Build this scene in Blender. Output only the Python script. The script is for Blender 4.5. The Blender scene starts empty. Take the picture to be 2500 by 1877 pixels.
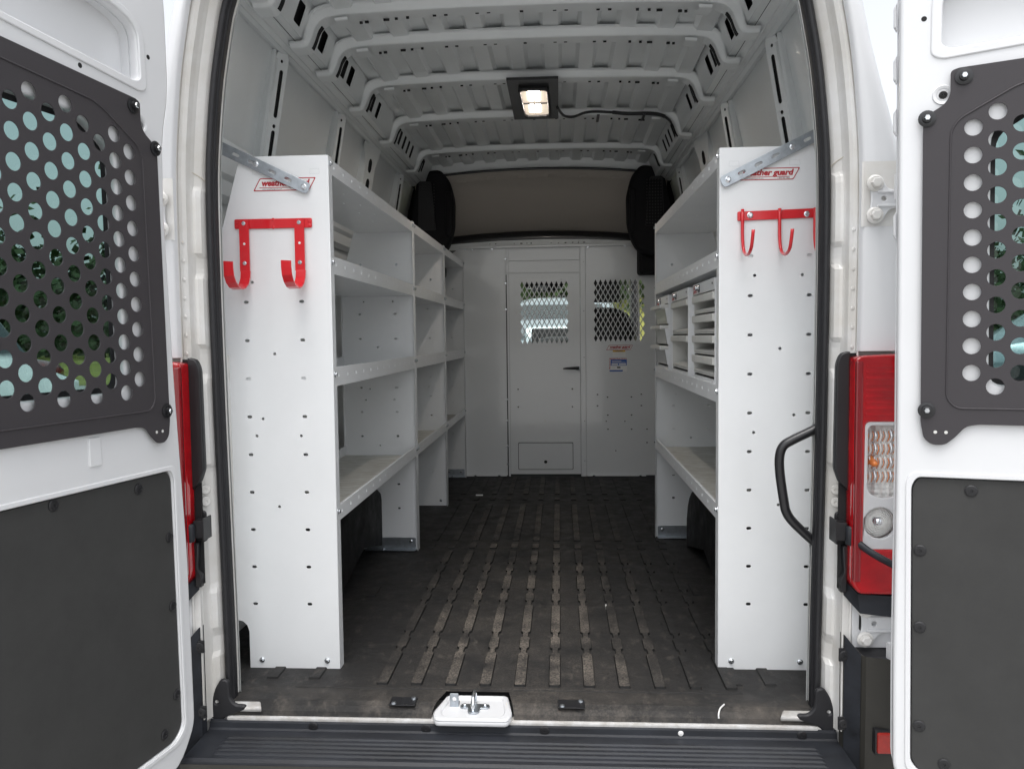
import bpy, bmesh, math, random
from mathutils import Vector, Matrix
R_ = math.radians
random.seed(4)
scene = bpy.context.scene
C = scene.collection

# ------------------------------------------------------------------ camera
cam_d = bpy.data.cameras.new("camera"); cam = bpy.data.objects.new("camera", cam_d); C.objects.link(cam)
scene.camera = cam
pitch, yaw, roll = 0.0603, 0.0604, -0.0113
f = Vector((-math.sin(yaw)*math.cos(pitch), math.cos(yaw)*math.cos(pitch), -math.sin(pitch)))
r0 = Vector((math.cos(yaw), math.sin(yaw), 0)); u0 = r0.cross(f)
rr = math.cos(roll)*r0 + math.sin(roll)*u0
uu = -math.sin(roll)*r0 + math.cos(roll)*u0
m = Matrix((rr, uu, -f)).transposed().to_4x4(); m.translation = Vector((0.1024, 0, 0.9902))
cam.matrix_world = m
cam_d.sensor_width = 36; cam_d.lens = 36*1938.2/2500
cam_d.clip_start = 0.02; cam_d.clip_end = 2000

# ------------------------------------------------------------------ world, sun
SUN_EL, SUN_AZ = R_(70), R_(183)          # azimuth measured clockwise from +Y
world = bpy.data.worlds.new("World"); scene.world = world; world.use_nodes = True
nt = world.node_tree; nt.nodes.clear()
sky = nt.nodes.new("ShaderNodeTexSky"); sky.sky_type = 'NISHITA'; sky.sun_disc = False
sky.sun_elevation = SUN_EL; sky.sun_rotation = SUN_AZ; sky.dust_density = 4; sky.air_density = 1.2
hsv = nt.nodes.new("ShaderNodeHueSaturation"); hsv.inputs['Saturation'].default_value = 0.20; hsv.inputs['Value'].default_value = 1.3
bg = nt.nodes.new("ShaderNodeBackground"); bg.inputs['Strength'].default_value = 0.15
wo = nt.nodes.new("ShaderNodeOutputWorld")
nt.links.new(sky.outputs[0], hsv.inputs['Color']); nt.links.new(hsv.outputs[0], bg.inputs['Color']); nt.links.new(bg.outputs[0], wo.inputs[0])
sl = bpy.data.lights.new("sun", 'SUN'); sl.energy = 0.5; sl.angle = R_(40); sl.color = (1, .985, .965)
so = bpy.data.objects.new("sun", sl); C.objects.link(so)
sd = Vector((math.sin(SUN_AZ)*math.cos(SUN_EL), math.cos(SUN_AZ)*math.cos(SUN_EL), math.sin(SUN_EL)))
so.rotation_euler = sd.to_track_quat('Z', 'Y').to_euler(); so.location = (0, -5, 12)
scene.view_settings.view_transform = 'Standard'; scene.view_settings.look = 'None'
scene.view_settings.gamma = 1; scene.view_settings.exposure = 0.58
scene.cycles.max_bounces = 14; scene.cycles.diffuse_bounces = 9; scene.cycles.transparent_max_bounces = 16

# ------------------------------------------------------------------ materials
MATS = {}
def mat(name, col, rough=.5, metal=0, coat=0, noise=0, nscale=8, bump=0, bscale=200, spec=.5, emit=None, estr=0, stretch=None, ccol=None):
    mt = bpy.data.materials.new(name); mt.use_nodes = True; n = mt.node_tree; b = n.nodes['Principled BSDF']
    b.inputs['Base Color'].default_value = (*col, 1); b.inputs['Roughness'].default_value = rough
    b.inputs['Metallic'].default_value = metal; b.inputs['Coat Weight'].default_value = coat
    b.inputs['Coat Roughness'].default_value = .08; b.inputs['Specular IOR Level'].default_value = spec
    tc = n.nodes.new('ShaderNodeNewGeometry')
    src = tc.outputs['Position']
    if stretch:
        mp = n.nodes.new('ShaderNodeMapping'); mp.inputs['Scale'].default_value = stretch
        n.links.new(src, mp.inputs[0]); src = mp.outputs[0]
    if noise:
        nz = n.nodes.new('ShaderNodeTexNoise'); nz.inputs['Scale'].default_value = nscale; nz.inputs['Detail'].default_value = 6
        nz.inputs['Roughness'].default_value = .65
        n.links.new(src, nz.inputs['Vector'])
        rp = n.nodes.new('ShaderNodeValToRGB'); rp.color_ramp.elements[0].position = .35; rp.color_ramp.elements[1].position = .68
        c2 = ccol if ccol else tuple(max(0, c*(1-noise)) for c in col)
        rp.color_ramp.elements[0].color = (*c2, 1); rp.color_ramp.elements[1].color = (*col, 1)
        n.links.new(nz.outputs['Fac'], rp.inputs[0]); n.links.new(rp.outputs[0], b.inputs['Base Color'])
        mr = n.nodes.new('ShaderNodeMapRange'); mr.inputs['To Min'].default_value = min(1, rough*1.35); mr.inputs['To Max'].default_value = rough*.85
        n.links.new(nz.outputs['Fac'], mr.inputs['Value']); n.links.new(mr.outputs[0], b.inputs['Roughness'])
    if bump:
        nb = n.nodes.new('ShaderNodeTexNoise'); nb.inputs['Scale'].default_value = bscale; nb.inputs['Detail'].default_value = 3
        n.links.new(src, nb.inputs['Vector'])
        bp = n.nodes.new('ShaderNodeBump'); bp.inputs['Strength'].default_value = bump; bp.inputs['Distance'].default_value = .004
        n.links.new(nb.outputs['Fac'], bp.inputs['Height']); n.links.new(bp.outputs[0], b.inputs['Normal'])
    if emit: b.inputs['Emission Color'].default_value = (*emit, 1); b.inputs['Emission Strength'].default_value = estr
    MATS[name] = mt; return mt
WHITE = mat('white_body_paint', (.72, .728, .742), .3, coat=.5, noise=.03, nscale=3, bump=.02, bscale=4)
JAMB = mat('white_jamb_paint', (.77, .77, .765), .35, coat=.25, noise=.10, nscale=5, ccol=(.64, .62, .58))
INNER = mat('interior_primer_paint', (.765, .79, .795), .30, coat=.4, noise=.05, nscale=4, bump=.03, bscale=6)
SHELF = mat('shelf_powder_coat', (.785, .80, .81), .30, coat=.3, noise=.035, nscale=6, bump=.03, bscale=500)
WALLP = mat('partition_powder_coat', (.765, .785, .795), .17, coat=1, noise=.03, nscale=3, bump=.02, bscale=3)
SCUFF = mat('scuffed_shelf_surface', (.68, .69, .66), .5, noise=.35, nscale=14, ccol=(.46, .44, .39), stretch=(1, 4, 1))
ZINC = mat('zinc_plated_steel', (.50, .54, .58), .34, metal=1, noise=.25, nscale=40)
CHROME = mat('bright_bolt_steel', (.72, .75, .78), .2, metal=1)
RED = mat('red_powder_coat', (.62, .008, .016), .28, coat=.5, bump=.02, bscale=300)
GUARD = mat('grey_guard_steel', (.046, .042, .046), .5, bump=.10, bscale=900, spec=.35)
TRIM = mat('dark_grey_trim_board', (.045, .045, .044), .62, noise=.12, nscale=9, bump=.15, bscale=1200, spec=.35)
SILL = mat('scuffed_sill_paint', (.64, .64, .64), .4, coat=.2, noise=.35, nscale=22, ccol=(.40, .38, .35))
RUBBER = mat('black_seal_rubber', (.017, .017, .020), .5, noise=.2, nscale=20)
PLAST = mat('black_plastic', (.016, .016, .018), .38, noise=.2, nscale=12, bump=.08, bscale=900)
BUMP = mat('bumper_plastic', (.015, .016, .019), .42, noise=.35, nscale=10, bump=.10, bscale=900, spec=.35, ccol=(.026, .029, .036), stretch=(.5, 2, 2))
OLIVE = mat('weathered_bumper_plastic', (.034, .032, .027), .42, noise=.15, nscale=6, bump=.1, bscale=900)
DARK = mat('dark_cavity', (.012, .012, .013), .8)
SATIN = mat('satin_black_paint', (.014, .014, .016), .3, coat=.2)
HEAD = mat('beige_headliner_fabric', (.46, .42, .375), .95, bump=.2, bscale=700)
PAPER = mat('label_white', (.78, .78, .77), .45)
LRED = mat('label_red', (.42, .02, .03), .45)
LBLUE = mat('label_blue', (.02, .10, .42), .45)
LYEL = mat('label_yellow', (.75, .45, .03), .45)
INK = mat('label_ink', (.03, .03, .035), .5)
GREYP = mat('light_grey_plastic', (.68, .68, .65), .42, noise=.08, nscale=9)
CLEARP = mat('clear_bin_plastic', (.55, .56, .54), .25, spec=.6)
LREDL = mat('red_lamp_lens', (.50, .002, .007), .12, coat=.6, spec=.4, noise=.5, nscale=7, ccol=(.30, .0, .004), stretch=(1, 1, 2))
LCLR = mat('lamp_reflector', (.93, .93, .91), .2, metal=.1, noise=.12, nscale=90)
AMBER = mat('amber_bulb_and_reflection', (.70, .19, .02), .2, coat=.5)
LEDM = mat('led_emitter', (1, .9, .8), .5, emit=(1, .90, .80), estr=90)
LENSM = mat('lamp_lens', (.55, .50, .42), .3, emit=(1, .85, .68), estr=.45)
DUSTY = mat('seam_sealer', (.62, .57, .48), .8, noise=.2, nscale=40)
def glassmat(name, tint, refl=.06):
    mt = bpy.data.materials.new(name); mt.use_nodes = True; n = mt.node_tree; n.nodes.clear()
    o = n.nodes.new('ShaderNodeOutputMaterial'); t = n.nodes.new('ShaderNodeBsdfTransparent'); t.inputs[0].default_value = (*tint, 1)
    g = n.nodes.new('ShaderNodeBsdfGlossy'); g.inputs['Roughness'].default_value = .02; g.inputs[0].default_value = (1, 1, 1, 1)
    lw = n.nodes.new('ShaderNodeLayerWeight'); lw.inputs[0].default_value = .5
    pw = n.nodes.new('ShaderNodeMath'); pw.operation = 'POWER'; n.links.new(lw.outputs['Facing'], pw.inputs[0]); pw.inputs[1].default_value = 4
    fr = n.nodes.new('ShaderNodeMath'); fr.operation = 'MULTIPLY_ADD'; n.links.new(pw.outputs[0], fr.inputs[0]); fr.inputs[1].default_value = .5; fr.inputs[2].default_value = refl*.5
    mx = n.nodes.new('ShaderNodeMixShader'); n.links.new(fr.outputs[0], mx.inputs[0]); n.links.new(t.outputs[0], mx.inputs[1]); n.links.new(g.outputs[0], mx.inputs[2])
    n.links.new(mx.outputs[0], o.inputs[0]); MATS[name] = mt; return mt
GLASS = glassmat('tinted_glass', (.52, .635, .625))
CLEAR = glassmat('clear_glass', (.86, .93, .88))
COVER = glassmat('clear_lamp_cover', (.985, .985, .985))
CABB = mat('matt_black_trim', (.012, .012, .014), .75, spec=.2)

def matmat():
    mt = bpy.data.materials.new('dusty_floor_rubber'); mt.use_nodes = True; n = mt.node_tree; b = n.nodes['Principled BSDF']
    g = n.nodes.new('ShaderNodeNewGeometry'); sp = n.nodes.new('ShaderNodeSeparateXYZ'); n.links.new(g.outputs['Position'], sp.inputs[0])
    def noise(sc, det, st=(1, 1, 1)):
        mp = n.nodes.new('ShaderNodeMapping'); mp.inputs['Scale'].default_value = st; n.links.new(g.outputs['Position'], mp.inputs[0])
        z = n.nodes.new('ShaderNodeTexNoise'); z.inputs['Scale'].default_value = sc; z.inputs['Detail'].default_value = det; z.inputs['Roughness'].default_value = .7
        n.links.new(mp.outputs[0], z.inputs['Vector']); return z.outputs['Fac']
    def rng(v, a, b_, c=0, d=1):
        r = n.nodes.new('ShaderNodeMapRange'); r.inputs['From Min'].default_value = a; r.inputs['From Max'].default_value = b_
        r.inputs['To Min'].default_value = c; r.inputs['To Max'].default_value = d; n.links.new(v, r.inputs['Value']); return r.outputs[0]
    def mul(a, b_, op='MULTIPLY'):
        q = n.nodes.new('ShaderNodeMath'); q.operation = op
        for i, v in enumerate((a, b_)):
            if isinstance(v, (int, float)): q.inputs[i].default_value = v
            else: n.links.new(v, q.inputs[i])
        return q.outputs[0]
    top = rng(sp.outputs['Z'], .0015, .0045, .22, 1)                  # dust sits on the raised pads
    cx = n.nodes.new('ShaderNodeMath'); cx.operation = 'ABSOLUTE'; n.links.new(mul(sp.outputs['X'], -.02, 'SUBTRACT'), cx.inputs[0])
    worn = rng(cx.outputs[0], .50, .12)                               # the walked-on middle of the aisle
    near = rng(sp.outputs['Y'], 5.4, 3.2, .38, 1)
    big = rng(noise(5, 5), .36, .66); fine = rng(noise(150, 4), .38, .68)
    d = mul(mul(top, mul(worn, near)), mul(big, fine, 'MULTIPLY'))
    d2 = mul(rng(noise(26, 8, (1, .6, 1)), .55, .78), mul(near, .42))
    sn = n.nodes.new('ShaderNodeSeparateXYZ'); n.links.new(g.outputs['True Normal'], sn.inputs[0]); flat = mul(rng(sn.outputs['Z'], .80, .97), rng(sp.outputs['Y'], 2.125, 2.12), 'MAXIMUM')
    dust = mul(mul(mul(mul(d, 2.1), d2, 'ADD'), mul(mul(rng(sp.outputs['Y'], 2.20, 2.07), rng(noise(9, 6), .42, .72)), .38), 'ADD'), flat)
    mx = n.nodes.new('ShaderNodeMix'); mx.data_type = 'RGBA'; mx.clamp_factor = True
    n.links.new(dust, mx.inputs[0]); mx.inputs[6].default_value = (.022, .0215, .0215, 1); mx.inputs[7].default_value = (.205, .178, .150, 1)
    sk = rng(noise(420, 2), .74, .79)                                 # grit
    m2 = n.nodes.new('ShaderNodeMix'); m2.data_type = 'RGBA'; n.links.new(mul(sk, .5), m2.inputs[0]); n.links.new(mx.outputs[2], m2.inputs[6]); m2.inputs[7].default_value = (.20, .17, .14, 1)
    m3 = n.nodes.new('ShaderNodeMix'); m3.data_type = 'RGBA'; n.links.new(flat, m3.inputs[0]); m3.inputs[6].default_value = (.011, .011, .011, 1); n.links.new(m2.outputs[2], m3.inputs[7])  # pad sides coloured near-black, painting in the shade round the pads
    n.links.new(m3.outputs[2], b.inputs['Base Color'])
    n.links.new(rng(noise(12, 4), .3, .7, .5, .8), b.inputs['Roughness'])
    bp = n.nodes.new('ShaderNodeBump'); bp.inputs['Strength'].default_value = .5; bp.inputs['Distance'].default_value = .003
    n.links.new(noise(260, 3), bp.inputs['Height']); n.links.new(bp.outputs[0], b.inputs['Normal'])
    b.inputs['Specular IOR Level'].default_value = .3
    return mt
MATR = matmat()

# ------------------------------------------------------------------ object helpers
WL = {}                                                   # world location of every object made here
def tag(o, label=None, cat=None, group=None, kind=None):
    if label: o['label'] = label
    if cat: o['category'] = cat
    if group: o['group'] = group
    if kind: o['kind'] = kind
    return o
def wl(p): return WL[p.name] if p else Vector((0, 0, 0))
def empty(name, loc, parent=None):
    o = bpy.data.objects.new(name, None); o.empty_display_size = .05; C.objects.link(o); WL[o.name] = Vector(loc)
    if parent: o.parent = parent
    o.location = Vector(loc) - wl(parent); return o
def link(name, me, material, parent=None, smooth=False):
    """me is in world coordinates; recentre it on its own box and parent it"""
    if material and not me.materials: me.materials.append(material)
    vs = me.vertices
    lo = Vector((min(v.co[i] for v in vs) for i in range(3))); hi = Vector((max(v.co[i] for v in vs) for i in range(3)))
    c = (lo+hi)/2; me.transform(Matrix.Translation(-c))
    o = bpy.data.objects.new(name, me); C.objects.link(o); WL[o.name] = c
    if parent: o.parent = parent
    o.location = c - wl(parent)
    if smooth:
        for p in me.polygons: p.use_smooth = True
    return o
def put(name, me, parent, loc, axis=(0, 0, 1), xdir=None):
    """instance of shared mesh me (built round its origin, +Z axis) at world loc"""
    o = bpy.data.objects.new(name, me); C.objects.link(o); WL[o.name] = Vector(loc)
    if parent: o.parent = parent
    o.location = Vector(loc) - wl(parent)
    a = Vector(axis).normalized()
    if xdir:
        x = Vector(xdir).normalized(); y = a.cross(x); o.rotation_euler = Matrix((x, y, a)).transposed().to_euler()
    else: o.rotation_euler = a.to_track_quat('Z', 'Y').to_euler()
    return o
def mesh(verts, faces):
    me = bpy.data.meshes.new('m'); me.from_pydata([tuple(v) for v in verts], [], faces); me.validate(); me.update(); return me
def join(*ms):
    vs, fs = [], []
    for q in ms:
        o = len(vs); vs += [tuple(v.co) for v in q.vertices]; fs += [tuple(i+o for i in p.vertices) for p in q.polygons]
    return mesh(vs, fs)
def box(x0, x1, y0, y1, z0, z1, bev=0, seg=2):
    bm = bmesh.new(); bmesh.ops.create_cube(bm, size=1)
    for v in bm.verts: v.co = Vector(((x0+x1)/2+v.co.x*(x1-x0), (y0+y1)/2+v.co.y*(y1-y0), (z0+z1)/2+v.co.z*(z1-z0)))
    if bev: bmesh.ops.bevel(bm, geom=list(bm.edges), offset=bev, segments=seg, affect='EDGES', profile=.6)
    me = bpy.data.meshes.new('b'); bm.to_mesh(me); bm.free(); return me
def place(me, O, U, V, N=None):
    U = Vector(U).normalized(); V = Vector(V).normalized(); N = Vector(N).normalized() if N else U.cross(V)
    M = Matrix((U, V, N)).transposed().to_4x4(); M.translation = Vector(O); me.transform(M)
    if M.to_3x3().determinant() < 0: me.flip_normals()
    return me
def rrect(x0, y0, x1, y1, r=0, n=4):
    if r <= 0: return [(x0, y0), (x1, y0), (x1, y1), (x0, y1)]
    p = []
    for cx, cy, a in ((x1-r, y1-r, 0), (x0+r, y1-r, 90), (x0+r, y0+r, 180), (x1-r, y0+r, 270)):
        for k in range(n+1):
            t = R_(a+90*k/n); p.append((cx+r*math.cos(t), cy+r*math.sin(t)))
    return p
def circ(x, y, r, n=12): return [(x+r*math.cos(2*math.pi*k/n), y+r*math.sin(2*math.pi*k/n)) for k in range(n)]
def slot(x, y, w, h): return rrect(x-w/2, y-h/2, x+w/2, y+h/2, min(w, h)/2*.98, 3)
def rnd(pts, r, n=4):
    """round the corners of a polygon; r a number or a list"""
    out = []; N = len(pts)
    for i, p in enumerate(pts):
        ri = r[i] if isinstance(r, (list, tuple)) else r
        p = Vector(p); a = Vector(pts[i-1]); b = Vector(pts[(i+1) % N])
        if ri <= 0: out.append(tuple(p)); continue
        da, db = (a-p), (b-p); t = min(ri, da.length*.45, db.length*.45)
        s, e = p+da.normalized()*t, p+db.normalized()*t
        for k in range(n+1):
            q = k/n; out.append(tuple(s*(1-q)**2+p*2*q*(1-q)+e*q*q))
    return out
def plate(outline, holes=(), th=.002, bev=0, O=(0, 0, 0), U=(1, 0, 0), V=(0, 0, 1), N=None, bres=1):
    cu = bpy.data.curves.new('c', 'CURVE'); cu.dimensions = '2D'; cu.fill_mode = 'BOTH'
    cu.extrude = max(th/2-bev, 1e-5); cu.bevel_depth = bev; cu.bevel_resolution = bres
    if bev: cu.offset = -bev
    for pl in [outline]+list(holes):
        sp = cu.splines.new('POLY'); sp.points.add(len(pl)-1)
        for q, (x, y) in zip(sp.points, pl): q.co = (x, y, 0, 1)
        sp.use_cyclic_u = True
    ob = bpy.data.objects.new('c', cu); me = bpy.data.meshes.new_from_object(ob)
    bpy.data.objects.remove(ob); bpy.data.curves.remove(cu)
    return place(me, O, U, V, N)
def text(s, size, O, U, V, shear=0, th=.0004, width=None, bold=0):
    cu = bpy.data.curves.new('t', 'FONT'); cu.body = s; cu.size = size; cu.extrude = th; cu.shear = shear; cu.offset = bold
    cu.align_x = 'CENTER'; cu.align_y = 'CENTER'; cu.resolution_u = 2
    ob = bpy.data.objects.new('t', cu); me = bpy.data.meshes.new_from_object(ob)
    bpy.data.objects.remove(ob); bpy.data.curves.remove(cu)
    if width and len(me.vertices):
        w = max(v.co.x for v in me.vertices)-min(v.co.x for v in me.vertices)
        for v in me.vertices: v.co.x *= width/w
    return place(me, O, U, V)
def loft(rings, closed=False, cap=False):
    vs = [p for r in rings for p in r]; n = len(rings[0]); fs = []
    for i in range(len(rings)-1):
        for j in range(n if closed else n-1):
            k = (j+1) % n; fs.append((i*n+j, i*n+k, (i+1)*n+k, (i+1)*n+j))
    if cap and closed: fs += [tuple(range(n-1, -1, -1)), tuple(range((len(rings)-1)*n, len(rings)*n))]
    return mesh(vs, fs)
def catmull(P, n=6, closed=False):
    P = [Vector(p) for p in P]; out = []; L = len(P)
    for i in range(L if closed else L-1):
        a, b, c, d = (P[(i-1) % L] if closed or i else P[0]), P[i], P[(i+1) % L], (P[(i+2) % L] if closed or i+2 < L else P[-1])
        for k in range(n):
            t = k/n; out.append(.5*((2*b)+(c-a)*t+(2*a-5*b+4*c-d)*t*t+(3*b-a-3*c+d)*t**3))
    if not closed: out.append(P[-1])
    return out
def tube(P, r, n=10, cap=True, sect=None):
    P = [Vector(p) for p in P]; rings = []; up = None
    for i, p in enumerate(P):
        t = (P[min(i+1, len(P)-1)]-P[max(i-1, 0)]).normalized()
        if up is None:
            up = Vector((0, 0, 1)) if abs(t.z) < .9 else Vector((1, 0, 0))
        s = t.cross(up).normalized(); up = s.cross(t)
        if sect: rings.append([p+s*a+up*b for a, b in sect])
        else:
            ri = r[i] if isinstance(r, (list, tuple)) else r
            rings.append([p+s*ri*math.cos(2*math.pi*k/n)+up*ri*math.sin(2*math.pi*k/n) for k in range(n)])
    return loft(rings, True, cap)
def lathe(prof, n=16):
    return loft([[(r*math.cos(2*math.pi*k/n), r*math.sin(2*math.pi*k/n), z) for k in range(n)] for r, z in prof], True, True)
def hexhead(r, h, z0=0):
    a = [(r*math.cos(math.pi*k/3), r*math.sin(math.pi*k/3)) for k in range(6)]
    rings = [[(x, y, z0) for x, y in a], [(x, y, z0+h*.8) for x, y in a], [(x*.8, y*.8, z0+h) for x, y in a]]
    return loft(rings, True, True)
BOLT = join(lathe([(.0085, 0), (.0085, .0015), (.006, .003)], 14), hexhead(.0062, .005, .002)); BOLT.materials.append(CHROME)
SBOLT = join(lathe([(.006, 0), (.006, .001)], 12), hexhead(.0045, .004, .001)); SBOLT.materials.append(CHROME)
WBOLT = join(lathe([(.020, 0), (.020, .003), (.016, .006)], 20), hexhead(.0125, .011, .005)); WBOLT.materials.append(JAMB)
RIVET = lathe([(.0125, 0), (.0125, .0015), (.010, .003), (.0035, .0035), (.003, .002), (0.0005, .002)], 16); RIVET.materials.append(PLAST)
CUPB = lathe([(.017, 0), (.017, .002), (.012, .003), (.009, .003), (.009, .009), (.0065, .0095), (.0065, .004), (.0005, .004)], 18); CUPB.materials.append(SATIN)
CUPH = hexhead(.0062, .008, .004); CUPH.materials.append(CHROME)
RSCREW = lathe([(.0045, 0), (.0042, .0012), (.002, .002), (.0003, .0022)], 10); RSCREW.materials.append(WALLP)
for q in (RIVET, CUPB):
    for p in q.polygons: p.use_smooth = False

XC = -.021                                                # centre line of the van body
# ================================================================== THE VAN
van = tag(empty('cargo_van', (XC, 2.0, -.535)), 'white high-roof cargo van seen through its open rear doors', 'van')
def XS(s, x): return XC + s*x

# ---- opening curve (half width of the weather strip by height), body coordinates
ARCH = [(.784, -.03), (.785, .2), (.789, .5), (.793, .8), (.795, 1.15), (.794, 1.38), (.788, 1.50), (.773, 1.65), (.755, 1.76), (.731, 1.87), (.690, 1.95), (.62, 1.995), (.50, 2.02), (.25, 2.035), (0, 2.04)]
def dense(pts, n=4):
    return [(v.x, v.y) for v in catmull([Vector((a, b, 0)) for a, b in pts], n)]
half = dense(ARCH)
full = [(-x, z) for x, z in half] + [(x, z) for x, z in reversed(half[:-1])]        # left bottom, over the top, right bottom
def ring_dir(P, i):
    a = Vector(P[max(i-1, 0)]); b = Vector(P[min(i+1, len(P)-1)]); t = (b-a).normalized()
    return Vector((-t.y, t.x))                                                        # outward
def arch_sweep(sect, P=full):
    rings = []
    for i, (x, z) in enumerate(P):
        n = ring_dir(P, i); rings.append([(XC+x+n.x*d, y, z+n.y*d) for d, y in sect])
    return loft(rings)
# rubber weather strip: bulb plus two lips
s_ = [(.000, 2.120), (-.005, 2.108), (-.002, 2.100), (-.005, 2.094), (-.002, 2.088), (.001, 2.086), (-.002, 2.078), (.003, 2.068), (.010, 2.070), (.017, 2.080), (.017, 2.100), (.010, 2.11)]
link('weather_strip', arch_sweep(s_+[s_[0]]), RUBBER, van, True)
# painted jamb with its steps
def resample(P, step):
    out = [P[0]]
    for a, b in zip(P, P[1:]):
        a, b = Vector(a), Vector(b); n = max(1, int((b-a).length/step)); out += [tuple(a.lerp(b, (k+1)/n)) for k in range(n)]
    return out
def plateau(z):
    v = 0
    for a, b in ((-.06, .15), (.19, .33), (.64, .90), (.96, 1.17), (1.20, 1.395)):
        e = lambda q: max(0, min(1, q))**2*(3-2*max(0, min(1, q)))
        v = max(v, e((z-a)/.022)*e((b-z)/.022))
    return v
P = resample(full, .012); rings = []
for i, (x, z) in enumerate(P):
    n = ring_dir(P, i); g = plateau(z)
    sec = [(.002, 2.135), (.004, 2.098), (.013, 2.094), (.018, 2.086-.003*g), (.024-.002*g, 2.074-.014*g), (.031, 2.064-.014*g), (.037+.001*g, 2.056-.008*g), (.041, 2.044-.002*g), (.045, 2.026), (.052, 2.018), (.060, 2.016)]
    rings.append([(XC+x+n.x*d, y, z+n.y*d) for d, y in sec])
link('door_jamb', loft(rings), JAMB, van, False)
s_ = [(.060, 2.016), (.064, 2.018), (.066, 2.014), (.066, 2.004), (.062, 2.000), (.059, 2.003)]
link('seam_flange', arch_sweep(s_), JAMB, van, False)
s_ = [(.0655, 2.0195), (.068, 2.0165), (.0665, 2.0145)]
link('seam_sealer', arch_sweep(s_, [p for p in full if p[1] > .93]), DUSTY, van)
# pressed swages of the jamb
for s in (-1, 1):
    link('jamb_seam', tube([(XS(s, .848), 2.0175, 1.436), (XS(s, .834), 2.048, 1.428), (XS(s, .822), 2.066, 1.420), (XS(s, .806), 2.088, 1.405)], .0012, 5), DUSTY, van)
    for k in range(7):
        put('spot_weld', bpy.data.meshes.get('weld') or (lambda q: (setattr(q, 'name', 'weld'), q.materials.append(JAMB), q)[2])(lathe([(.005, 0), (.0035, .0012), (.0005, .0014)], 10)),
            van, (XS(s, .847), 2.0165, .955+.048*k), (0, -1, 0))

WALL = [(-.0, .985), (.5, 1.01), (1.0, 1.01), (1.35, 1.0), (1.6, .985), (1.8, .945), (1.95, .910), (2.04, .885), (2.10, .84)]
def wallx(z): return interp(WALL, z)
# quarter panels: rear corner face, rounded to the side
SIL = [(-.05, .985), (.3, 1.0), (.9, 1.005), (1.30, .985), (1.40, .962), (1.464, .941), (1.523, .926), (1.591, .906), (1.688, .880), (1.785, .859), (1.90, .83), (2.02, .79), (2.10, .74)]
def interp(tab, z):
    for (a, x), (b, y) in zip(tab, tab[1:]):
        if z <= b: t = max(0, (z-a)/(b-a)); return x+(y-x)*t
    return tab[-1][1]
def flange(z):
    for (x, zz), (x2, z2) in zip(half, half[1:]):
        if zz <= z <= z2 and z2 > zz: return x+(x2-x)*(z-zz)/(z2-zz)+.059
    return .79+.059
def quarter(s, z0, z1, xin=None):
    rings = []
    n = max(2, int((z1-z0)/.03))
    for i in range(n+1):
        z = z0+(z1-z0)*i/n; a = xin if xin else (flange(z) if z < 1.93 else max(.35, flange(min(z, 1.93))-(z-1.93)*2.2)); b = interp(SIL, z); r = .035
        w = [(a, 2.004), (a+.003, 1.993), (a+.008, 1.985)]
        for k in range(6):
            t = R_(90*k/5); w.append((b-r+r*math.sin(t), 1.985+r-r*math.cos(t)))
        w.append((max(b+.012, wallx(z)+.03), 2.36))
        rings.append([(XS(s, x), y, z) for x, y in w])
    me = loft(rings);
    if s < 0: me.flip_normals()
    return me
for s in (-1, 1):
    link('quarter_panel', join(quarter(s, .945, 1.17), quarter(s, 1.17, 1.185)), WHITE, van, True)
    link('quarter_panel', quarter(s, 1.185, 2.08), WHITE, van, True)
    # pillar behind lamp and bumper
    link('rear_pillar', box(*sorted((XS(s, .852), XS(s, .985))), 2.012, 2.3, -.06, .945), JAMB, van)
    link('lower_flange', box(*sorted((XS(s, .828), XS(s, .852))), 2.004, 2.014, -.02, .34, .002), JAMB, van)
# outer side of the body
for s in (-1, 1):
    rings = []; zl = [-.35, 0, .5, 1.0, 1.3, 1.464, 1.6, 1.785, 1.9, 2.02, 2.10]
    for y in (2.36, 4.0, 6.2):
        rings.append([(XS(s, wallx(z)+.03), y, z) for z in zl] + [(XS(s, .6), y, 2.27), (XC, y, 2.30)])
    rings.append([(XS(s, wallx(z)*.97), 6.6, min(z, 1.6)) for z in zl] + [(XS(s, .6), 6.7, 1.9), (XC, 6.75, 1.95)])
    link('outer_side', loft(rings), WHITE, van, True)
# rear header above the doors
link('rear_header', plate([(-.85, 2.22), (.85, 2.22), (.80, 1.98)] + [(x, z+.058) for x, z in reversed(full[8:-8])][0:0] + [(x, z) for x, z in [(.74, 2.0), (.66, 2.055), (.5, 2.083), (0, 2.1), (-.5, 2.083), (-.66, 2.055), (-.74, 2.0), (-.80, 1.98)]], th=.02, O=(XC, 2.01, 0)), WHITE, van)

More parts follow.
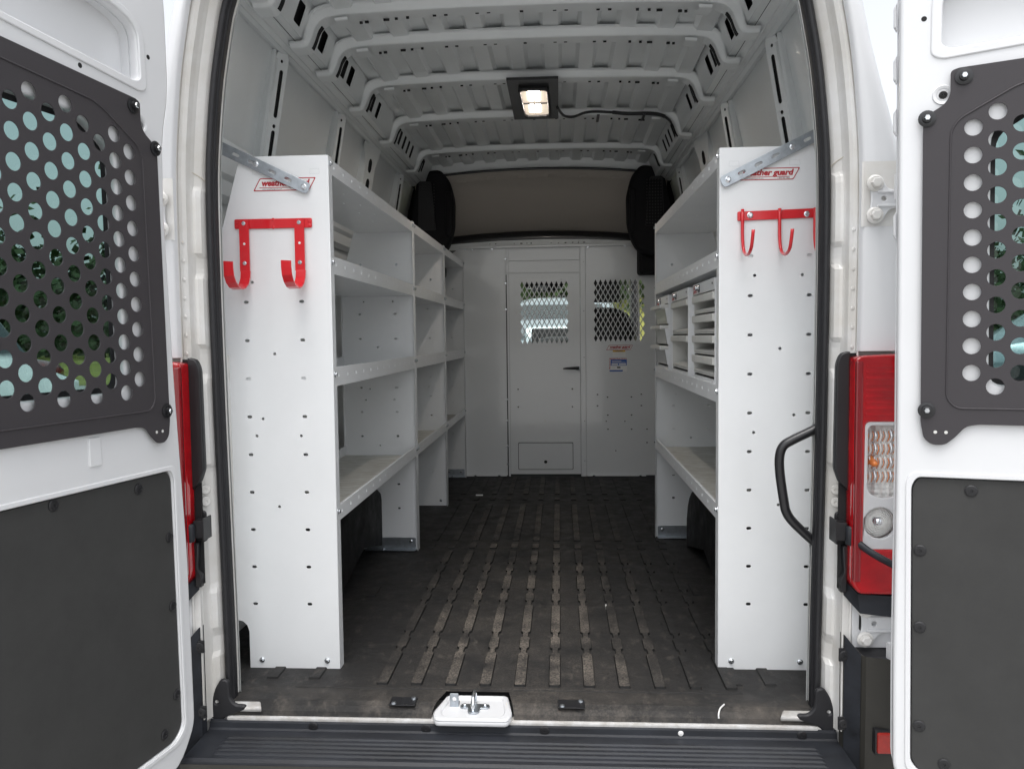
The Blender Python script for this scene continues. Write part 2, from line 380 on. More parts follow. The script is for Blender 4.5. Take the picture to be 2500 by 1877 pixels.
# ---- interior side walls
Z_CANT = 2.022
for s in (-1, 1):
    zs = [0, .3, .6, .9, 1.2, 1.35, 1.48, 1.6, 1.7, 1.8, 1.88, 1.95, 2.0, 2.03]
    me = loft([[(XS(s, wallx(z)), y, z) for z in zs] for y in (2.36, 2.8, 3.6, 4.2, 4.95, 5.6)])
    link('side_wall', me, INNER, van, True)
    # closing return between the weather strip and the wall
    rings = []
    for x, z in half[:44]:
        rings.append([(XS(s, x-.004), 2.132, z), (XS(s, x+.015), 2.15, z), (XS(s, x+.035), 2.18, z), (XS(s, max(wallx(z)-.035, x+.035)), 2.27, z), (XS(s, max(wallx(z)+.001, x+.02)), 2.37, z)])
    link('inner_pillar', loft(rings), INNER, van, True)
    # belt rail with pressed step
    P = [(.985, 1.44), (.950, 1.455), (.943, 1.50), (.925, 1.515), (.918, 1.60), (.930, 1.625), (.955, 1.635)]
    link('belt_rail', loft([[(XS(s, x), y, z) for x, z in P] for y in (2.30, 5.4)]), INNER, van)
    put('rail_hole', (lambda q: (q.materials.append(DARK), q)[1])(lathe([(.014, 0), (.013, .001), (.0005, .001)], 14)), van, (XS(s, .9445), 2.72, 1.485), (-s, 0, .12))
# upper skin seam lines
# wall pillars (hat sections with slots), in the slanted plane of the upper wall
lower, upper = Vector((.925, 1.52)), Vector((.838, 2.018))
for s in (-1, 1):
    for y0, w, kind in ((2.86, .058, 's'), (3.64, .052, 's'), (4.24, .15, 'o'), (5.00, .048, 's')):
        V = Vector((s*(upper.x-lower.x), 0, upper.y-lower.y)); L = V.length; V.normalize()
        tl = .50 if kind == 's' else .18
        U = (Vector((-s*tl, (1-tl*tl)**.5, 0))).normalized(); h = []
        O = Vector((XS(s, lower.x+.020), y0, lower.y))
        if kind == 's':
            h = [slot(.004, L-.15, .017, .17), slot(.004, L-.38, .017, .20), circ(.004, L-.265, .007), circ(.0, L-.035, .006)]
            out = [(-w/2, 0), (w/2, 0), (w/2, L-.02), (w/2-.01, L), (-w/2+.01, L), (-w/2, L-.02)]; hw = w/2
        else:
            h = [slot(0, L-.115-.105*k, .047, .075) for k in range(4)]
            out = [(-.06, 0), (.06, 0), (.062, L-.12), (.10, L-.03), (.10, L), (-.10, L), (-.10, L-.03), (-.062, L-.12)]; hw = .06
        N = U.cross(V); N = N if N.x*s < 0 else -N
        link('wall_pillar', plate(rnd(out, .008), h, .004, .0015, O, U, V, None, 2), INNER, van)
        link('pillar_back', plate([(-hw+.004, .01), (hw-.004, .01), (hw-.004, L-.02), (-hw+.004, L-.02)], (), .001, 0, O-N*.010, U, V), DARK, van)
        for sg in (-1, 1):
            e0 = O+U*(sg*hw); q = []
            for t in (0, L):
                b0 = e0+V*t; q.append([tuple(b0), tuple(b0-N*.008+U*sg*.005), tuple(b0-N*.022+U*sg*.007), tuple(b0-N*.045+U*sg*.012)])
            link('pillar_flange', loft(q), INNER, van)
        if kind == 's':
            for dx in (-w*.36, -w*.46): link('pillar_bead', tube([O+U*dx+V*.01+N*.001, O+U*dx+V*(L-.03)+N*.001], .0024, 6), INNER, van, True)

# ---- roof skin, ribbed lengthwise between the bows
def roofz(x): return 2.163 - .035*(abs(x)/.7)**2.2
def ribbed(y0, y1):
    xs = []; p = .1425
    k = -5
    while k <= 4:
        c = k*p
        for dx, dz in ((0, 0), (.056, 0), (.071, -.017), (.1275, -.017)):
            if abs(c+dx) <= .70: xs.append((c+dx, dz))
        k += 1
    xs = [(-.71, 0)] + xs + [(.71, 0)]
    rings = []
    for y, fz in ((y0, 0), (y0+.04, 0), (y0+.055, 1), (y1-.05, 1), (y1-.03, 1), (y1, .9)):
        rings.append([(XC+x, y, roofz(x)+dz*fz+.004) for x, dz in xs])
    return loft(rings)
BOWS = [2.16, 2.46, 2.80, 3.10, 3.58, 4.18, 4.90, 5.36]
for a, b in zip(BOWS, BOWS[1:]): link('roof_skin', ribbed(a+.01, b+.01), INNER, van)
# bows
LOW = [(0, 2.117), (.30, 2.115), (.55, 2.109), (.645, 2.104), (.688, 2.094), (.712, 2.070), (.728, 2.030), (.742, 2.006), (.765, 1.998), (.802, 1.998)]
lowd = dense(LOW, 3); lowf = [(-x, z) for x, z in reversed(lowd)] + lowd[1:]
def bow_ring(sect):
    rings = []
    for i, (x, z) in enumerate(lowf):
        n = ring_dir(lowf, i); q = 1 if abs(x) < .70 else max(.4, 1-(abs(x)-.70)*14)
        rings.append([(XC+x+n.x*d*q, yy, z+n.y*d*q) for d, yy in sect])
    return loft(rings)
SLH = slot
def bow(y):
    b = empty('roof_bow', (XC, y, 2.1), van)
    sect = [(.030, -.055), (.030, -.038), (.026, -.033), (.006, -.026), (.001, -.022), (0, -.016), (0, .046), (.004, .050), (.030, .054), (.030, .068)]
    link('bow_section', bow_ring([(d, y+q) for d, q in sect]), INNER, b, False)
    random.seed(int(y*100))
    for s in (-1, 1):
        for xx, w, h in ((.115, .012, .006), (.155, .012, .006), (.265, .012, .006), (.305, .012, .006), (.40, .010, .006), (.44, .010, .005), (.475, .02, .006), (.545, .013, .008), (.565, .010, .007)):
            z = roofz(xx)-.0462
            link('bow_hole', box(XC+s*xx-w/2, XC+s*xx+w/2, y+.030-h/2, y+.030+h/2, z-.0012, z+.006), DARK, b)
        # curved slot in the knee of the bow
        path = [(.700, 2.083), (.716, 2.060), (.727, 2.030), (.738, 2.008)]
        P = [Vector((XS(s, x)-s*.0005, y+.022, z)) for x, z in path]
        link('knee_slot', tube(catmull(P, 4), 0, sect=[(-.010, -.0022), (.010, -.0022), (.010, .0022), (-.010, .0022)]), DARK, b)
        link('bow_joint', bow_joint(s, y), INNER, b)
    link('bow_hole', box(XC-.006, XC+.006, y+.022, y+.036, 2.1155, 2.13), DARK, b)
    return b
def bow_joint(s, y):
    x = .60; z = roofz(x)-.0465
    return loft([[(XS(s, x-.0), y-.0275, z+.006), (XS(s, x), y-.0225, z+.0001), (XS(s, x), y-.016, z-.002), (XS(s, x), y+.047, z-.002)],
                 [(XS(s, x+.045), y-.0275, z+.003), (XS(s, x+.045), y-.0225, z-.003), (XS(s, x+.045), y-.016, z-.005), (XS(s, x+.045), y+.047, z-.005)]])
for y in BOWS[1:7]: bow(y)
# cant rails between the bows, with rectangular openings
HO = {2.16: [.15], 2.46: [.22], 2.80: [.14], 3.10: [.13, .23], 3.58: [.14, .25], 4.18: [.08, .18, .29, .40, .51], 4.90: [.10, .18]}
for s in (-1, 1):
    a, b = Vector((.713, 2.140)), Vector((.757, 2.022))
    V = Vector((s*(a.x-b.x), 0, a.y-b.y)); L = V.length
    for y0, y1 in zip(BOWS, BOWS[1:]):
        h = [rnd([(q-w_, .022), (q+w_, .022), (q+w_, L-.030), (q-w_, L-.030)], .009, 3) for q in HO[y0] for w_ in [.034 if y0 < 3.2 else .028]]
        link('cant_rail', plate([(0, 0), (y1-y0, 0), (y1-y0, L), (0, L)], h, .003, 0, (XS(s, b.x), y0, b.y), (0, 1, 0), V), INNER, van)
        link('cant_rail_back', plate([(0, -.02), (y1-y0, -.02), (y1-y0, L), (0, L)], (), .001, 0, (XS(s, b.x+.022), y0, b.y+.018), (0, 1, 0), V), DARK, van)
    P = [(.757, 2.0225), (.795, 2.0225), (.800, 2.0205), (.812, 2.010), (.822, 2.014), (.835, 2.006), (.846, 2.012), (.862, 2.010), (.90, 2.03)]
    link('cant_rail_flange', loft([[(XS(s, x), y, z) for x, z in P] for y in (2.16, 5.4)]), INNER, van)

# ---- floor, sill and wheel arches
link('cargo_floor', box(XS(-1, .98), XS(1, .98), 2.195, 6.4, -.045, -.006), DARK, van)
link('sill_strip', box(XS(-1, .785), XS(1, .785), 2.043, 2.075, -.046, -.0285, .004), SILL, van)
for s in (-1, 1):
    o = rnd([(.69, 2.047), (.785, 2.047), (.785, 2.085), (.728, 2.122), (.712, 2.118), (.704, 2.08)], [.0, .0, .01, .006, .01, .03])
    link('sill_corner', plate([(s*x, y) for x, y in o], (), .014, .004, (XC, 0, -.010), (1, 0, 0), (0, 1, 0)), SILL, van)
    # torn foot of the weather strip
    link('strip_foot', plate([(s*x, z) for x, z in rnd([(.800, .075), (.818, .045), (.830, .0), (.832, -.036), (.80, -.042), (.787, -.030), (.764, -.022), (.738, -.012), (.732, -.002), (.740, .003), (.760, .002), (.776, .020), (.778, .07)], .010)], [circ(s*.813, .01, .005)], .014, .005, (XC, 2.052, 0)), RUBBER, van, True)
for s in (-1, 1):
    # arch over the rear wheel, lined with black rubber
    prof = []
    for k in range(17):
        t = math.pi*k/16; prof.append((3.28-.47*math.cos(t), .34*math.sin(t)**.6))
    rings = [[(XS(s, x), 3.28+(y-3.28)*sc, z*sz) for y, z in prof] for x, sc, sz in ((.99, 1.05, 1.05), (.73, 1.03, 1.03), (.715, .99, .99), (.712, .94, .93))]
    rings.append([(XS(s, .712), 3.28, .1)]*17)
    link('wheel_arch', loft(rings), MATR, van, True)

# latch striker plate
o = rnd([(-.233, -.047), (-.041, -.047), (-.030, -.012), (-.047, .086), (-.057, .095), (-.211, .095), (-.221, .086), (-.245, -.012)], [.012, .012, .02, .012, .012, .012, .012, .02])
link('latch_rim', plate([(x-XC, y) for x, y in o], [rnd([(-.212-XC, -.030), (-.060-XC, -.030), (-.052-XC, .0), (-.064-XC, .080), (-.206-XC, .080), (-.222-XC, .0)], .012)], .012, .005, (XC, 2.062, -.0155), (1, 0, 0), (0, 1, 0)), WHITE, van)
lp = link('latch_plate', plate([(x-XC-.0, y) for x, y in o], (), .016, .005, (XC, 2.062, -.0235), (1, 0, 0), (0, 1, 0)), WHITE, van)
def striker():
    e = empty('latch_striker', (-.135, 2.10, -.014), van)
    link('striker_base', plate(rnd([(-.175, 2.083), (-.095, 2.083), (-.095, 2.108), (-.175, 2.108)], .011), (), .004, .001, (0, 0, -.0135), (1, 0, 0), (0, 1, 0)), ZINC, e)
    link('striker_toe', plate(rnd([(-.150, 2.052), (-.122, 2.052), (-.118, 2.09), (-.154, 2.09)], .012), (), .005, .001, (0, 0, -.0125), (1, 0, 0), (0, 1, 0)), ZINC, e)
    P = catmull([(-.137, 2.065, -.012), (-.137, 2.060, .006), (-.137, 2.075, .022), (-.137, 2.10, .026), (-.137, 2.118, .012), (-.137, 2.122, -.012)], 5)
    link('striker_loop', tube(P, .0052, 10), CHROME, e, True)
    link('striker_tab', plate(rnd([(-.012, 0), (.012, 0), (.012, .036), (-.012, .036)], .003), [circ(0, .02, .006)], .003, .0008, (-.192, 2.098, -.015)), ZINC, e)
    link('striker_tab_foot', box(-.204, -.180, 2.095, 2.125, -.0155, -.0125), ZINC, e)
    for x in (-.163, -.107): put('screw', SBOLT, e, (x, 2.096, -.0115))
    return e
striker()

# ---- bumper and step
bp = tag(empty('rear_bumper', (XC, 1.93, -.2), van), 'black plastic rear bumper with ribbed step')
secs = []
prof = [(2.046, -.036), (2.036, -.040), (2.034, -.054), (2.028, -.0575), (2.0, -.0575)]
for k in range(5):
    y = 1.988-.0205*k; prof += [(y+.006, -.0575), (y+.003, -.0535), (y-.003, -.0535), (y-.006, -.0575)]
prof += [(1.893, -.0575), (1.888, -.0545), (1.880, -.0545), (1.872, -.060), (1.868, -.070), (1.870, -.12), (1.885, -.25), (1.93, -.33)]
def ribfade(x): return 1 if abs(x) < .74 else 0
xs = [-.83, -.80, -.765, -.755, .755, .765, .80, .83]
rings = []
for x in xs:
    ff = 1 if abs(x) < .76 else 0
    rings.append([(XC+x, y, -.0575+(z+.0575)*ff if (1.90 < y < 1.995) else z) for y, z in prof])
link('bumper_step', loft(rings), BUMP, bp)
link('bumper_face', loft([[(XC+x, 1.867-.0005, -.064), (XC+x, 1.858, -.10), (XC+x, 1.872, -.24), (XC+x, 1.93, -.33)] for x in (-.83, .83)]), OLIVE, bp, True)
for x in (-.565, -.26, .055, .41, .72):
    if x == .41:
        put('screw_head', (lambda q: (q.materials.append(PAPER), q)[1])(lathe([(.0075, 0), (.006, .002), (.0005, .003)], 14)), bp, (x, 2.0335, -.047), (0, -1, 0))
        continue
    put('clip', RIVET, bp, (x, 2.0345, -.047), (0, -1, 0))
for s in (-1, 1):
    # corner uprights of the bumper beside the lamp opening
    pr = [(.828, 2.018), (.832, 2.000), (.862, 1.966), (.870, 1.955), (.95, 1.930), (1.02, 1.97), (1.04, 2.10)]
    def ring(z, cut=0): return [(XS(s, x+cut*(.0 if i > 2 else .0)), y, z) for i, (x, y) in enumerate(pr)]
    zz = [(.195, 0), (.10, 0), (0, 0), (-.06, 0), (-.12, 0), (-.30, 0)]
    rings = [[(XS(s, .828), 2.018, .235), (XS(s, .832), 2.0, .232), (XS(s, .862), 1.968, .197), (XS(s, .870), 1.962, .192), (XS(s, .95), 1.94, .190), (XS(s, 1.02), 1.98, .19), (XS(s, 1.04), 2.10, .19)]]
    rings += [ring(z) for z, _ in zz]
    q = loft(rings)
    if s > 0: q.flip_normals()
    link('bumper_corner', q, OLIVE if s > 0 else BUMP, bp, False)
    link('corner_top', mesh([(XS(s, .862), 1.968, .1965), (XS(s, .870), 1.962, .192), (XS(s, .95), 1.94, .190), (XS(s, 1.02), 1.98, .19), (XS(s, 1.03), 2.02, .19), (XS(s, .85), 2.02, .205)], [(0, 1, 2, 3, 4, 5)]), PLAST, bp)
    link('side_shield', loft([[(XS(s, .829), 2.0135, z), (XS(s, .8325), 1.998, z), (XS(s, .861), 1.9645, z2)] for z, z2 in ((.233, .196), (0, 0), (-.1, -.11), (-.3, -.3))]), BUMP, bp)
    link('reflector_frame', box(*sorted((XS(s, .885), XS(s, .975))), 1.933, 1.956, -.042, .022, .006), PLAST, bp)
    link('reflector', box(*sorted((XS(s, .890), XS(s, .970))), 1.928, 1.954, -.036, .016, .005), mat('reflector_red', (.42, .02, .012), .3, coat=.5, noise=.2, nscale=80) if s < 0 else MATS['reflector_red'], bp)
    for z in (.183, .006):
        link('mount_tab', box(*sorted((XS(s, .818), XS(s, .846))), 1.995, 2.0, z-.017, z+.017, .002), PLAST, bp)
        put('clip', RIVET, bp, (XS(s, .831), 1.9945, z), (0, -1, 0))

# ---- tail lamps
def tail_lamp(s):
    t = tag(empty('tail_lamp', (XS(s, .9), 1.98, .64), van), 'tall red tail lamp with clear cells' if s > 0 else 'red tail lamp half hidden behind the open door')
    Y0 = 1.952
    # lens wraps from the inner edge to the body side; openings for the clear cells
    o = rnd([(.832, .375), (.850, .352), (.985, .350), (.992, .94), (.85, .935), (.832, .928)], [.01, .01, .02, .01, .012, .006])
    h = [rnd([(.858, .464), (.978, .464), (.978, .774), (.860, .774)], .012)]
    link('lens', plate([(s*x, z) for x, z in o], [[(s*x, z) for x, z in q] for q in h], .052, .007, (XC, Y0+.026, 0), bres=2), LREDL, t, False)
    link('lens_edge', box(*sorted((XS(s, .8330), XS(s, .8500))), Y0-.006, Y0+.02, .385, .922, .004), mat('dark_red_lens', (.20, .002, .006), .08, coat=1) if s < 0 else MATS['dark_red_lens'], t)
    for k in range(9):
        link('lens_bar', box(*sorted((XS(s, .858), XS(s, .95))), Y0-.0022, Y0+.004, .79+k*.0145, .796+k*.0145, .001), LREDL, t)
    c1 = rnd([(.867, .601), (.905, .586), (.972, .604), (.972, .766), (.867, .766)], [.014, .03, .0, .0, .014])
    c2 = circ(.898, .5275, .0385, 28)
    link('cell_surround', plate([(s*x, z) for x, z in rnd([(.856, .462), (.98, .462), (.98, .776), (.856, .776)], .014)], [[(s*x, z) for x, z in q] for q in (c1, c2)], .012, .0025, (XC, Y0+.010, 0)), WHITE, t)
    # turn-signal cell: curved reflector fluted sideways, amber bulb
    rings = []
    for i in range(29):
        z = .585+(.185)*i/28; rings.append([(XS(s, .866+.108*j/20), Y0+.045-.02*math.sin(math.pi*j/20)+.004*math.sin(j*2.1)+.0025*(i % 2), z) for j in range(21)])
    link('reflector_bowl', loft(rings), LCLR, t)
    for k in range(8):
        for zz in (.638, .672, .706, .738):
            link('amber_reflection', tube(catmull([(XS(s, .870+.0125*k), Y0+.024, zz-.013), (XS(s, .8725+.0125*k), Y0+.019, zz), (XS(s, .8715+.0125*k), Y0+.024, zz+.012)], 3), .0011 if k % 2 else .0016, 5), AMBER, t)  # orange reflections in the flutes, built in as thin amber strips
            link('flute', tube(catmull([(XS(s, .8755+.0125*k), Y0+.026, zz-.016), (XS(s, .8785+.0125*k), Y0+.020, zz), (XS(s, .8775+.0125*k), Y0+.026, zz+.015)], 3), .0022, 6), CHROME if k % 3 == 1 else LCLR, t)
    link('bulb', place(lathe([(.0005, .03), (.006, .027), (.009, .018), (.009, 0), (.012, -.004), (.012, -.02)], 14), (XS(s, .884), Y0+.028, .676), (1, 0, 0), (0, -.35, .93), (s*.0, -1, -.2)), AMBER, t, True)
    link('cell_glass', plate([(s*x, z) for x, z in rnd([(.860, .466), (.976, .466), (.976, .772), (.860, .772)], .010)], (), .002, 0, (XC, Y0+.0005, 0)), COVER, t)
    # reversing cell: stepped bowl
    prof = [(.010, .03), (.012, .022)]
    for k in range(6): prof += [(.015+.0048*k, .026-.0035*k), (.0182+.0048*k, .019-.0030*k)]
    bowl = lathe(prof, 24); link('reversing_bowl', place(bowl, (XS(s, .898), Y0+.034, .5275), (1, 0, 0), (0, 0, 1), (0, -1, 0)), LCLR, t)
    link('reversing_bulb', place(lathe([(.0005, .026), (.007, .024), (.0115, .012), (.013, -.01)], 12), (XS(s, .893), Y0+.022, .531), (1, 0, 0), (0, 0, 1), (0, -1, 0)), CHROME, t, True)
    link('cell_back', box(*sorted((XS(s, .860), XS(s, .978))), Y0+.046, Y0+.05, .46, .78), PAPER, t)
    # black foam gasket and brackets round the lamp
    link('foam_gasket', plate([(s*x, z) for x, z in rnd([(.800, .655), (.812, .622), (.834, .600), (.834, .945), (.812, .940), (.802, .915)], [.006, .004, .0, .004, .02, .02])], (), .02, .003, (XC, 2.000, 0)), PLAST, t)
    link('lower_gasket', plate([(s*x, z) for x, z in [(.832, .345), (.818, .345), (.816, .375), (.826, .395), (.822, .46), (.834, .465)]], (), .02, .002, (XC, 1.998, 0)), PLAST, t)
    link('gasket_shadow', box(*sorted((XS(s, .816), XS(s, .86))), 2.006, 2.0115, .35, .94), DARK, t)
    q = loft([[(XS(s, .829), 2.005, .372), (XS(s, .852), 1.968, .348), (XS(s, .99), 1.952, .344)], [(XS(s, .829), 2.005, .335), (XS(s, .857), 1.966, .300), (XS(s, .99), 1.955, .288)]])
    q2 = mesh([(XS(s, .829), 2.005, .372), (XS(s, .852), 1.968, .348), (XS(s, .99), 1.952, .344), (XS(s, .99), 2.01, .36), (XS(s, .84), 2.01, .375)], [(0, 1, 2, 3, 4)])
    link('lamp_bracket', join(q, q2), BUMP, t)
    return t
for s in (-1, 1): tail_lamp(s)

# ---- hinges on the pillar
def hinge(s, z, low=False):
    h = tag(empty('door_hinge', (XS(s, .9), 1.985, z), van), 'white painted door hinge with two bolts')
    o = rnd([(.862, .052), (.895, .055), (.91, .02), (.985, .024), (.985, -.026), (.915, -.022), (.895, -.060), (.862, -.055), (.872, -.015), (.872, .015)], [.018, .018, .02, .0, .0, .02, .018, .018, .01, .01])
    ys = 1.978 if not low else 1.996
    link('hinge_leaf', plate([(s*x, zz) for x, zz in o], [circ(s*.902, 0, .006, 10)], .008, .0025, (XC, ys, z), bres=2), WHITE, h)
    link('hinge_rib', box(*sorted((XS(s, .885), XS(s, .98))), ys-.009, ys, z+.012, z+.019, .003), WHITE, h)
    link('hinge_rib', box(*sorted((XS(s, .885), XS(s, .98))), ys-.009, ys, z-.021, z-.014, .003), WHITE, h)
    put('hinge_bolt', WBOLT, h, (XS(s, .880), ys-.004, z+.036), (0, -1, 0)); put('hinge_bolt', WBOLT, h, (XS(s, .880), ys-.004, z-.040), (0, -1, 0))
    return h
for s in (-1, 1):
    hinge(s, 1.31); hinge(s, .265, True)
    # hinge pocket pressed in the pillar
    link('hinge_pocket', loft([[(XS(s, .853), 1.986, z), (XS(s, .858), 1.9845, z), (XS(s, .99), 1.984, z)] for z in (1.245, 1.40)]), JAMB, van)
    # long slot of the lower pillar
    link('pillar_slot', plate([(s*x, z) for x, z in slot(.872, .27, .008, .05)], (), .002, 0, (XC, 2.0005, 0)), DARK, van)
    link('pillar_face', plate([(s*x, z) for x, z in [(.852, .20), (.99, .20), (.99, .33), (.852, .33)]], (), .006, .001, (XC, 2.006, 0)), WHITE, van)
# knuckles of the right hinge arms, reaching out to the swung door
for z in (1.335, .20):
    k = empty('hinge_arm', (.925, 1.90, z), van)
    P = catmull([(.905, 1.965, z), (.915, 1.92, z), (.902, 1.86, z), (.885, 1.80, z)], 4)
    link('arm', tube(P, 0, sect=[(-.006, -.030), (.006, -.030), (.006, .030), (-.006, .030)]), WHITE, k)
    for dz in (.02, -.02): link('knuckle', place(lathe([(.011, -.014), (.013, -.012), (.013, .012), (.011, .014)], 14), (.898, 1.84, z+dz), (1, 0, 0), (0, 1, 0)), WHITE, k, True)
# body grommets
for s in (-1, 1):
    for z in (.592, .560, .53): 
        if z > .54: put('plug', (lambda q: (q.materials.append(JAMB), q)[1])(lathe([(.013, 0), (.011, .003), (.004, .003), (.003, .001), (.0005, .001)], 16)), van, (XS(s, .822), 2.045 if s > 0 else 2.045, z), (-s*.5, -1, 0))

# ---- door checks (straps that hold the doors)
def check(s):
    e = tag(empty('door_check', (XS(s, .82), 2.03, .50), van), 'black door check strap with its bracket')
    x0 = .812
    link('check_bracket', plate([(s*x, z) for x, z in rnd([(x0-.004, .462), (x0+.016, .455), (x0+.026, .47), (x0+.026, .53), (x0+.016, .545), (x0-.002, .54)], .008)], [circ(s*(x0+.01), .469, .004, 8), circ(s*(x0+.008), .533, .004, 8)], .010, .002, (XC, 2.016, 0)), PLAST, e)
    link('check_box', box(*sorted((XS(s, x0-.012), XS(s, x0+.016))), 1.975, 2.02, .478, .524, .003), PLAST, e)
    link('check_box_lip', box(*sorted((XS(s, x0-.014), XS(s, x0-.010))), 1.972, 2.02, .472, .530, .001), PLAST, e)
    link('check_pivot', place(lathe([(.011, -.022), (.012, -.02), (.012, .02), (.009, .024)], 14), (XS(s, x0+.022), 1.972, .492), (1, 0, 0), (0, 1, 0)), BUMP, e, True)
    if s > 0: P = [(XS(s, .838), 1.968, .487), (XS(s, .862), 1.93, .466), (XS(s, .89), 1.88, .452), (.895, 1.80, .447), (.93, 1.76, .447)]
    else: P = [(XS(s, .838), 1.968, .487), (XS(s, .850), 1.93, .470), (XS(s, .860), 1.88, .455)]
    link('check_arm', tube(catmull(P, 6), .0085, 12), BUMP, e, True)
    return e
for s in (-1, 1): check(s)

# ---- grab handle on the right pillar
g = empty('grab_handle', (.74, 2.13, .58), van)
P = catmull([(.80, 2.13, .752), (.772, 2.13, .736), (.715, 2.13, .708), (.692, 2.13, .692), (.683, 2.13, .665), (.684, 2.13, .62), (.695, 2.13, .545), (.702, 2.13, .515), (.722, 2.13, .486), (.775, 2.13, .436), (.80, 2.13, .42)], 6)
link('grip_bar', tube(P, .0125, 14), SATIN, g, True)
for z in (.75, .42): link('handle_foot', box(.790, .806, 2.118, 2.150, z-.03, z+.02, .005), SATIN, g)

# ================================================================== REAR DOORS
GU = [(-.004, 1.41), (-.006, .80), (.0, .765), (.015, .752), (.040, .752), (.060, .770), (.078, .792), (.100, .797), (.61, .797), (.645, .83), (.645, 1.43), (.60, 1.548), (.40, 1.541), (.06, 1.527), (.046, 1.522), (.046, 1.475), (.036, 1.457), (.008, 1.440), (-.003, 1.430)]
EMB = [(.047, 1.40), (.042, .85), (.060, .830), (.58, .830), (.60, .85), (.60, 1.42), (.57, 1.495), (.42, 1.503), (.19, 1.488), (.160, 1.478), (.062, 1.424)]
OPN = rnd([(.122, .878), (.57, .878), (.57, 1.455), (.21, 1.455), (.122, 1.40)], [.03, .03, .03, .03, .03])
def inside(p, poly, m_):
    x, y = p; n = len(poly); c = False; dmin = 9
    for i in range(n):
        x1, y1 = poly[i]; x2, y2 = poly[(i+1) % n]
        if (y1 > y) != (y2 > y) and x < (x2-x1)*(y-y1)/(y2-y1)+x1: c = not c
        d = Vector((x2-x1, y2-y1)); t = max(0, min(1, ((x-x1)*d.x+(y-y1)*d.y)/d.length_squared)); dmin = min(dmin, math.hypot(x-x1-t*d.x, y-y1-t*d.y))
    return c and dmin > m_
def rear_door(s, M, ang, label):
    a = R_(ang); U = Vector((-s*math.cos(a), -math.sin(a), 0)); N = Vector((-s*math.sin(a), math.cos(a), 0))   # N: the door's inward side
    if N.y > 0 and ang < 95: pass
    N = Vector((U.y, -U.x, 0)) if s < 0 else Vector((-U.y, U.x, 0))
    # face looks to the camera
    if (Vector((.1, 0, 0))-Vector((M[0], M[1], 0))).dot(N) < 0: N = -N
    k = -.013 if s < 0 else .013
    def sh(pts): return [(u+k*(1.43-v), v) for u, v in pts]
    O0 = Vector((M[0], M[1], 0)); Z = Vector((0, 0, 1))
    d = tag(empty('rear_door', O0+Vector((0, 0, .9)), van), label)
    def pl(name, out, holes, th, bev, off, m_, par=d, bres=2):
        return link(name, plate(sh(out), [sh(h) for h in holes], th, bev, O0+N*off, U, Z, N, bres), m_, par)
    # inner frame of the door: three openings
    if s < 0: ED = [(-.030, 1.93), (-.070, 1.80), (-.069, 1.57), (-.042, 1.47), (-.034, 1.30), (-.045, .87), (-.064, .47), (-.064, .03)]
    else: ED = [(-.01, 1.93), (-.046, 1.80), (-.048, 1.3), (-.050, .7), (-.056, .25), (-.056, .02)]
    OUT = rnd([(.0, -.055), (.74, -.055), (.76, .0), (.76, 1.75), (.74, 1.93), (.62, 2.0), (.10, 2.0)] + ED, [.05, .02, .02, .1, .08, .08, .08] + [.05]*(len(ED)-1) + [.03])
    rec = rnd([(.032, 1.580), (.052, 1.572), (.60, 1.605), (.62, 1.63), (.62, 1.74), (.10, 1.712), (.034, 1.69)], [.01, .02, .02, .02, .03, .05, .03])
    low = rnd([(-.021, .045), (.012, .020), (.70, .020), (.70, .684), (-.010, .680), (-.021, .66)], [.03, .03, .03, .03, .02, .02])
    opn = OPN
    pl('door_frame', OUT, [rec, opn, low], .026, .007, -.024, WHITE)
    # raised lips round the openings
    grow = lambda P, g: [((u-cx)*(1+g/max(.01, abs(w)))+cx, (v-cz)*(1+g/max(.01, abs(hh)))+cz) for (u, v) in P for cx, cz, w, hh in [((min(p[0] for p in P)+max(p[0] for p in P))/2, (min(p[1] for p in P)+max(p[1] for p in P))/2, (max(p[0] for p in P)-min(p[0] for p in P))/2, (max(p[1] for p in P)-min(p[1] for p in P))/2)]]
    pl('pressed_lip', grow(rec, .022), [grow(rec, .002)], .006, .0028, -.0105, WHITE)
    pl('pressed_lip', grow(low, .012), [grow(low, .001)], .005, .002, -.0105, WHITE)
    pl('recess_panel', grow(rec, .04), [], .003, 0, -.058, WHITE)
    for i in range(1): pl('recess_wall', grow(rec, .004), [grow(rec, .0005)], .024, 0, -.047, WHITE)
    pl('outer_skin', OUT, [grow(opn, .035)], .004, 0, -.068, WHITE)
    pl('door_edge', grow(OUT, -.002), [grow(OUT, -.018)], .052, .004, -.046, WHITE)
    pl('window_reveal', grow(opn, .012), [opn], .006, 0, -.0325, WHITE)
    pl('window_frit', grow(opn, .012), [grow(opn, -.012)], .001, 0, -.0365, PLAST)
    pl('door_glass', grow(opn, .012), [], .003, 0, -.039, GLASS)
    # lower trim board
    pl('trim_board', grow(low, -.002), [], .004, .0015, -.018, TRIM)
    # steel window guard
    holes = []
    for c in range(12):
        u = .088+.0432*c; off = .0 if c % 2 == 0 else .0278
        for r in range(-4, 14):
            v = 1.349+off-.0556*r
            if inside((u, v), EMB, .022): holes.append(circ(u, v, .0168, 20))
    pl('window_guard', rnd(GU, [.01]*len(GU)), holes, .0022, .0005, -.001, GUARD, bres=1)
    # pressed bead of the guard
    rg = rnd(EMB, .012, 3); P = [O0+U*(u+k*(1.43-v))+Z*v+N*.0002 for u, v in rg]; P.append(P[0])
    link('guard_bead', tube(P, .0021, 6, False), GUARD, d, True)
    pt = lambda u, v, off: O0+U*(u+k*(1.43-v))+Z*v+N*off
